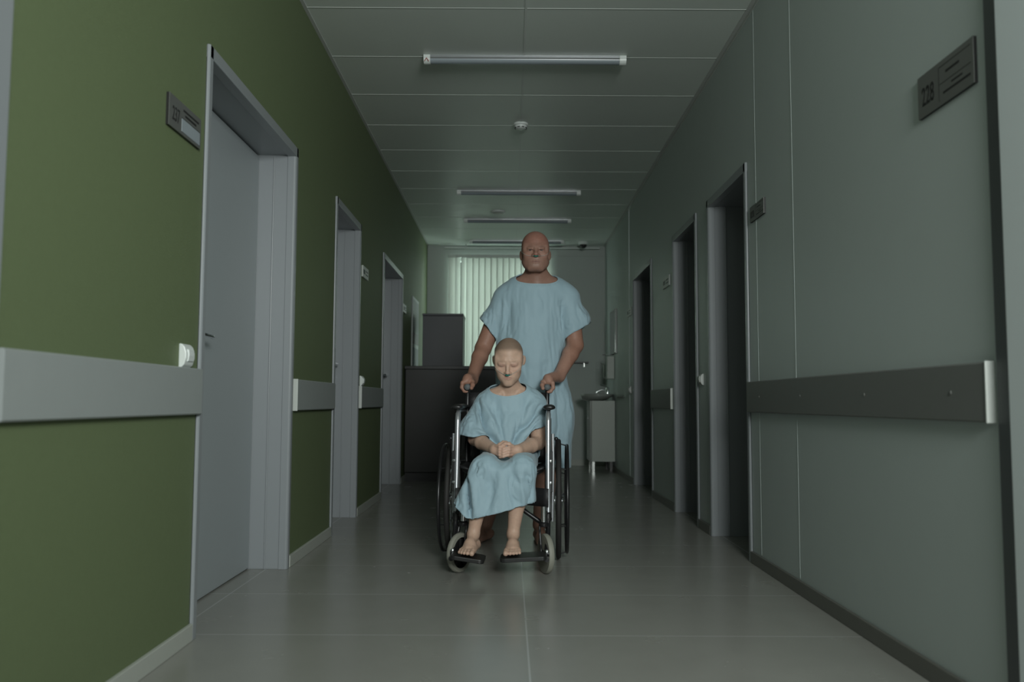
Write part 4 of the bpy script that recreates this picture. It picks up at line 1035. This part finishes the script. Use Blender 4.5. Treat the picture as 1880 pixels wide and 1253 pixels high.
def gown_mesh(X, F, B, parent, neck, label=None):
    me = np_mesh('gown', X, F); o = world_child(me, 'gown', 'gown', parent); md = o.modifiers.new('thick', 'SOLIDIFY'); md.thickness = .0022; md.offset = 1
    lp = min(rim_loops(X, B)[:4], key=lambda l: np.linalg.norm(X[l].mean(0)-neck))
    pts = X[lp]
    for _ in range(6): pts = .5*pts+.25*(np.roll(pts, 1, 0)+np.roll(pts, -1, 0))
    bnd = world_child(MB().tube([q for q in pts[::2]], .0036, 8, closed=True).mesh('neck_binding'), 'neck_binding', 'binding', parent); bnd.parent = o; bnd.matrix_parent_inverse = Matrix.Identity(4)
    return o
M['binding'] = mat('gown_binding', (.34, .46, .52), .6)
gown_mesh(Xg, Fg, Bg, man, nk)
def cannula(HMx, hs, fld, parent_label, spread, up):
    t = thing('nasal_cannula', parent_label, 'nasal cannula', tuple(HMx.translation))
    T0 = Matrix.Translation(-HMx.translation)
    def onskin(pts, off, n=14):
        X = np.array([list(HMx @ (Vector([float(c) for c in p])*hs)) for p in pts])
        for _ in range(n): d, g = fld.sample(X, True); X = X+g*(off-d)[:, None]*.7
        return X
    def put(mb, name, m): o = link(name, mb.mesh(name), m, t, True); o.matrix_parent_inverse = T0; return o
    nz0 = -.0445 if hs == 1 else -.0535
    base = np.array([[u*.017, -.112, nz0+.0012*abs(u)] for u in np.linspace(-1, 1, 13)])
    X = onskin(base, .0032); put(MB().tube(X, [.0026 if 0 < i < 12 else .0018 for i in range(13)], 10).ball(X[4], .0040).ball(X[8], .0040), 'nose_piece', 'teal')
    for s in (-1, 1):
        tip = onskin([[s*.0068, -.106, nz0+.001], [s*.0066, -.103, nz0+.006]], .0015, 6); put(MB().tube(tip, .0022, 8), 'prong', 'teal')
        pts = bez([(s*.0165, -.110, nz0+.001), (s*.028, -.095, nz0+.0075), (s*.048, -.072, -.030+up*.6), (s*.068, -.03, -.006+up), (s*.079, .0, .012+up*.6), (s*.083, .018, .020)], 8)
        Y = onskin(pts, .0018); 
        for _ in range(2): Y[1:-1] = .5*Y[1:-1]+.25*(Y[2:]+Y[:-2])
        put(MB().tube(Y, .0013, 8), 'tube', 'clear')
    return t
cannula(HM, HS, fldm, 'green nasal cannula with thin tubes on the standing man', 1, 0)

# =============== seated patient ===============
HP = frame(at(934, 662.5, 4.165), yaw=-4, pitch=20, roll=0); PS = .935
S_ = at
Pp = [cone(S_(936, 762, 4.25), S_(934, 815, 4.25), .105, .105, (1.0, .78, 1), k=.05), cone(S_(934, 815, 4.25), S_(934, 838, 4.27), .102, .105, (1.1, .85, 1), k=.05),
      cone(S_(905, 738, 4.23), S_(970, 738, 4.23), .048, .048, (1, 1, 1), k=.04),
      cone(S_(935, 692, 4.19), S_(938, 718, 4.225), .044, .047, k=.02), cone(S_(925, 716, 4.225), S_(903, 729, 4.23), .026, .038, k=.03), cone(S_(950, 716, 4.225), S_(973, 729, 4.23), .026, .038, k=.03),
      cone(S_(918, 724, 4.19), S_(900, 729, 4.20), .010, .009, k=.02), cone(S_(955, 724, 4.19), S_(973, 729, 4.20), .010, .009, k=.02)]
hip = [S_(910, 845, 4.22), S_(960, 845, 4.22)]; kn = [S_(892, 857, 3.87), S_(957, 856, 3.87)]; an = [S_(869, 1003, 3.875), S_(942, 1004, 3.875)]
for i in (0, 1):
    an[i][2] = .112+.078*.92
    Pp += [cone(hip[i], kn[i], .062, .044, k=.03), cone(kn[i], kn[i]+.30*(an[i]-kn[i]), .043, .045, k=.02), cone(kn[i]+.30*(an[i]-kn[i]), an[i], .045, .0255, k=.02)]
    # calf behind the shin
    q = kn[i]+.33*(an[i]-kn[i])+np.array([0, .012, 0]); Pp += [ell(q, (.042, .044, .085), k=.03)]
f0, p0 = foot(an[0], (-.20, -1, 0), .185, .92); f1, p1 = foot(an[1], (-.03, -1, 0), .185, .92)
Pp += f0+toes(p0, -1, .92)+f1+toes(p1, 1, .92)
SA, EA, WA = S_(890, 742, 4.23), S_(872, 806, 4.15), S_(909, 826, 3.95)
SB, EB, WB = S_(985, 742, 4.23), S_(988, 814, 4.14), S_(950, 827, 3.95)
for (a, b, c) in ((SA, EA, WA), (SB, EB, WB)):
    Pp += [cone(a, b, .045, .034, k=.03), cone(b, b+.35*(c-b), .034, .034, k=.01), cone(b+.35*(c-b), c, .034, .0225, k=.012)]
Hp = lambda x, y, d=0: S_(x, y-1, 3.925+d)
Pp += [cone(WA, Hp(918, 830, .01), .022, .021, (1, 1, 1), k=.015), cone(WB, Hp(938, 829, .012), .022, .021, k=.015), cone(Hp(917, 826, .01), Hp(920, 838, .012), .017, .016, k=.012), cone(Hp(938, 823, .01), Hp(936, 836, .014), .017, .016, k=.012)]
for i in range(4):
    r = (.0071, .0073, .0070, .0062)[i]
    Pp += chain([Hp(942-i*.8, 821.5+5*i, .002), Hp(935-i*.6, 822.5+4.9*i, -.018), Hp(924, 826.0+4.7*i, -.020), Hp(914.5+i, 829.0+4.2*i, -.008)], [r*1.1, r*1.05, r, r*.85], k=.003)
    Pp += chain([Hp(911+i*.6, 820.5+5*i, .006), Hp(917, 822.0+5*i, -.014), Hp(926, 823.6+4.9*i, -.016), Hp(934, 825.4+4.6*i, -.010)], [r*1.05, r, r*.95, r*.85], k=.003)
Pp += chain([Hp(941, 823, .01), Hp(935, 816.5, -.004), Hp(927, 816.5, -.010), Hp(922, 819, -.010)], [.010, .0088, .0082, .0072], k=.005)
Pp += chain([Hp(914, 824, .01), Hp(917, 818.0, 0), Hp(924, 813.5, .002), Hp(930, 813.5, .006)], [.010, .0086, .0078, .007], k=.005)
Pp += xf(head_prims(False), HP, PS)
Vp, Fp, fldp = body_mesh(Pp, .0026)
col = np.tile(np.array([.52, .350, .265]), (len(Vp), 1)); ql = to_local(HP, Vp, PS); c0 = col.copy()
head_paint(ql, col, False); hm = ql[:, 2] > -.15; col[~hm] = c0[~hm]
hd_ = np.exp(-(((Vp-Hp(926, 828))/np.array([.045, .04, .035]))**2).sum(1)); col = col*(1-.35*hd_[:, None])+np.array([.56, .29, .23])*.35*hd_[:, None]
pat = thing('person', 'seated patient with shaved head, eyes closed, hands clasped, in pale blue gown', 'person', (-.02, 4.2, .46))
world_child(np_mesh('body', Vp, Fp, col), 'body', 'skin', pat)
cannula(HP, PS, fldp, 'green nasal cannula with clear tubes on the seated patient', 1, 0)
# the patient's gown: bodice with wide sleeves, and the skirt over the lap and knees
G = [cone(S_(936, 752, 4.24), S_(934, 800, 4.21), .128, .122, (1.0, .80, 1), k=.05), cone(S_(934, 800, 4.21), S_(931, 832, 4.18), .122, .125, (1.0, .85, 1), k=.05),
     cone(S_(905, 738, 4.23), S_(970, 738, 4.23), .060, .060, k=.05), ell(S_(938, 722, 4.225), (.095, .075, .05), k=.04),
     cone(S_(891, 742, 4.225), S_(877, 790, 4.16), .058, .084, k=.035), cone(S_(877, 790, 4.16), S_(868, 835, 4.12), .084, .092, k=.035),
     cone(S_(981, 742, 4.225), S_(980, 778, 4.18), .056, .060, k=.035), cone(S_(980, 778, 4.18), S_(979, 820, 4.14), .060, .066, k=.035)]
Gs = [cone(S_(934, 838, 4.20), S_(932, 856, 4.12), .110, .085, (1.15, .8, .7), k=.03),
      cone(hip[0], S_(889, 859, 3.865), .072, .056, k=.03), cone(hip[1], S_(958, 858, 3.865), .072, .056, k=.03), cone(S_(933, 864, 4.1), S_(924, 870, 3.87), .055, .045, k=.03),
      cone(S_(888, 864, 3.87), S_(872, 975, 3.865), .056, .085, (1, .8, 1), k=.04), cone(S_(958, 864, 3.87), S_(957, 975, 3.875), .056, .078, (1, .8, 1), k=.04), cone(S_(924, 872, 3.86), S_(916, 975, 3.855), .050, .078, k=.04),
      cone(S_(866, 885, 3.88), S_(838, 962, 3.88), .030, .062, k=.03)]
def cutplane(V, p0, p1, Y):
    a = at(*p0, Y); b = at(*p1, Y); o = np.array([0, 0, EYE]); n_ = np.cross(a-o, b-o); return ((V-o) @ n_)/np.linalg.norm(n_)      # positive above the line p0->p1
def above(V, p0, p1, Y):
    a = at(*p0, Y); b = at(*p1, Y); t_ = b-a; n_ = np.array([-t_[2], 0, t_[0]]); n_ /= np.linalg.norm(n_)
    if n_[2] < 0: n_ = -n_
    return (V-a) @ n_
gf = Field(G, .0062, marg=.05); V1, F1 = gf.surface()
xc = at(935, 800, 4.15)[0]; gb = np.minimum.reduce([pdist(q_, V1) for q_ in G[:2]]); off = gb > np.where(V1[:, 0] > xc, .034, .016)
k1 = np.ones(len(V1), bool)
k1 &= ~((above(V1, (846, 799), (896, 806), 4.12) < 0) & (V1[:, 0] < xc) & off); k1 &= ~((above(V1, (963, 795), (1001, 782), 4.12) < 0) & (V1[:, 0] > xc) & off)
k1 &= V1[:, 2] > at(930, 842, 4.15)[2]
nkp = S_(933, 714, 4.20); k1 &= (((V1-nkp)/np.array([.094, .085, .052]))**2).sum(1) > 1
V1, F1 = cut(V1, F1, k1); V1, B1 = smooth_rim(V1, F1)
xp = lambda l, Y=4.12: [tuple(at(a_, b_, Y)[[0, 2]]) for a_, b_ in l]
V1 = crease(V1, F1, [(xp([(876, 735), (888, 765), (900, 795), (914, 818)]), .034, .012), (xp([(884, 735), (900, 770), (914, 800)]), -.012, .014), (xp([(868, 740), (872, 765), (872, 790)]), .010, .010),
    (xp([(996, 745), (975, 768), (955, 790), (941, 812)]), .024, .011), (xp([(990, 733), (968, 752), (948, 780)]), -.010, .014), (xp([(998, 765), (975, 785), (962, 800)]), .014, .009),
    (xp([(972, 728), (962, 760), (952, 785)]), .010, .010), (xp([(908, 735), (916, 770), (926, 812)]), .008, .010), (xp([(925, 745), (936, 755), (948, 748)]), .006, .012),
    (xp([(866, 792), (882, 790), (896, 800)]), -.010, .008), (xp([(950, 770), (946, 795), (944, 815)]), .012, .007)])
pin = (((V1-nkp)/np.array([.110, .10, .065]))**2).sum(1) < 1
X1 = drape(V1, F1, fldp, steps=18, ex_h=.025, ex_v=.0, g=.00005, gap=.005, stiff=.02, seed=11, jit=.002, pin=pin, iters=10)
gown_mesh(X1, F1, B1, pat, nkp)
gf = Field(Gs, .0062, marg=.05); V2, F2 = gf.surface()
k2 = (above(V2, (862, 952), (966, 926), 3.87) > 0) & (above(V2, (824, 918), (864, 953), 3.87) > 0) & (V2[:, 1] < 4.21)
k2 &= ~((V2[:, 1] > 3.98) & (V2[:, 2] < .475))
V2, F2 = cut(V2, F2, k2); V2, B2 = smooth_rim(V2, F2)
xs_ = lambda l, Y=3.80: [tuple(at(a_, b_, Y)[[0, 2]]) for a_, b_ in l]
V2 = crease(V2, F2, [(xs_([(850, 866), (856, 895), (861, 925), (863, 955)]), .040, .011), (xs_([(860, 860), (868, 890), (874, 945)]), -.012, .016), (xs_([(866, 868), (872, 855), (884, 842)]), .012, .009),
    (xs_([(900, 862), (902, 900), (896, 940)]), .008, .016), (xs_([(938, 862), (945, 895), (950, 930)]), .010, .014), (xs_([(966, 862), (970, 895), (972, 935)]), .016, .010), (xs_([(955, 870), (960, 900), (962, 928)]), -.008, .012),
    (xs_([(905, 848), (922, 852), (938, 847)]), .006, .010), (xs_([(878, 850), (886, 870), (880, 880)]), .010, .010)])
X2 = drape(V2, F2, fldp, steps=18, ex_h=.03, ex_v=.0, g=.00005, gap=.005, stiff=.02, seed=4, jit=.0025, pin=V2[:, 1] > 4.17, iters=10)
o = world_child(np_mesh('gown_skirt', X2, F2), 'gown_skirt', 'gown', pat); md = o.modifiers.new('thick', 'SOLIDIFY'); md.thickness = .0022; md.offset = 1
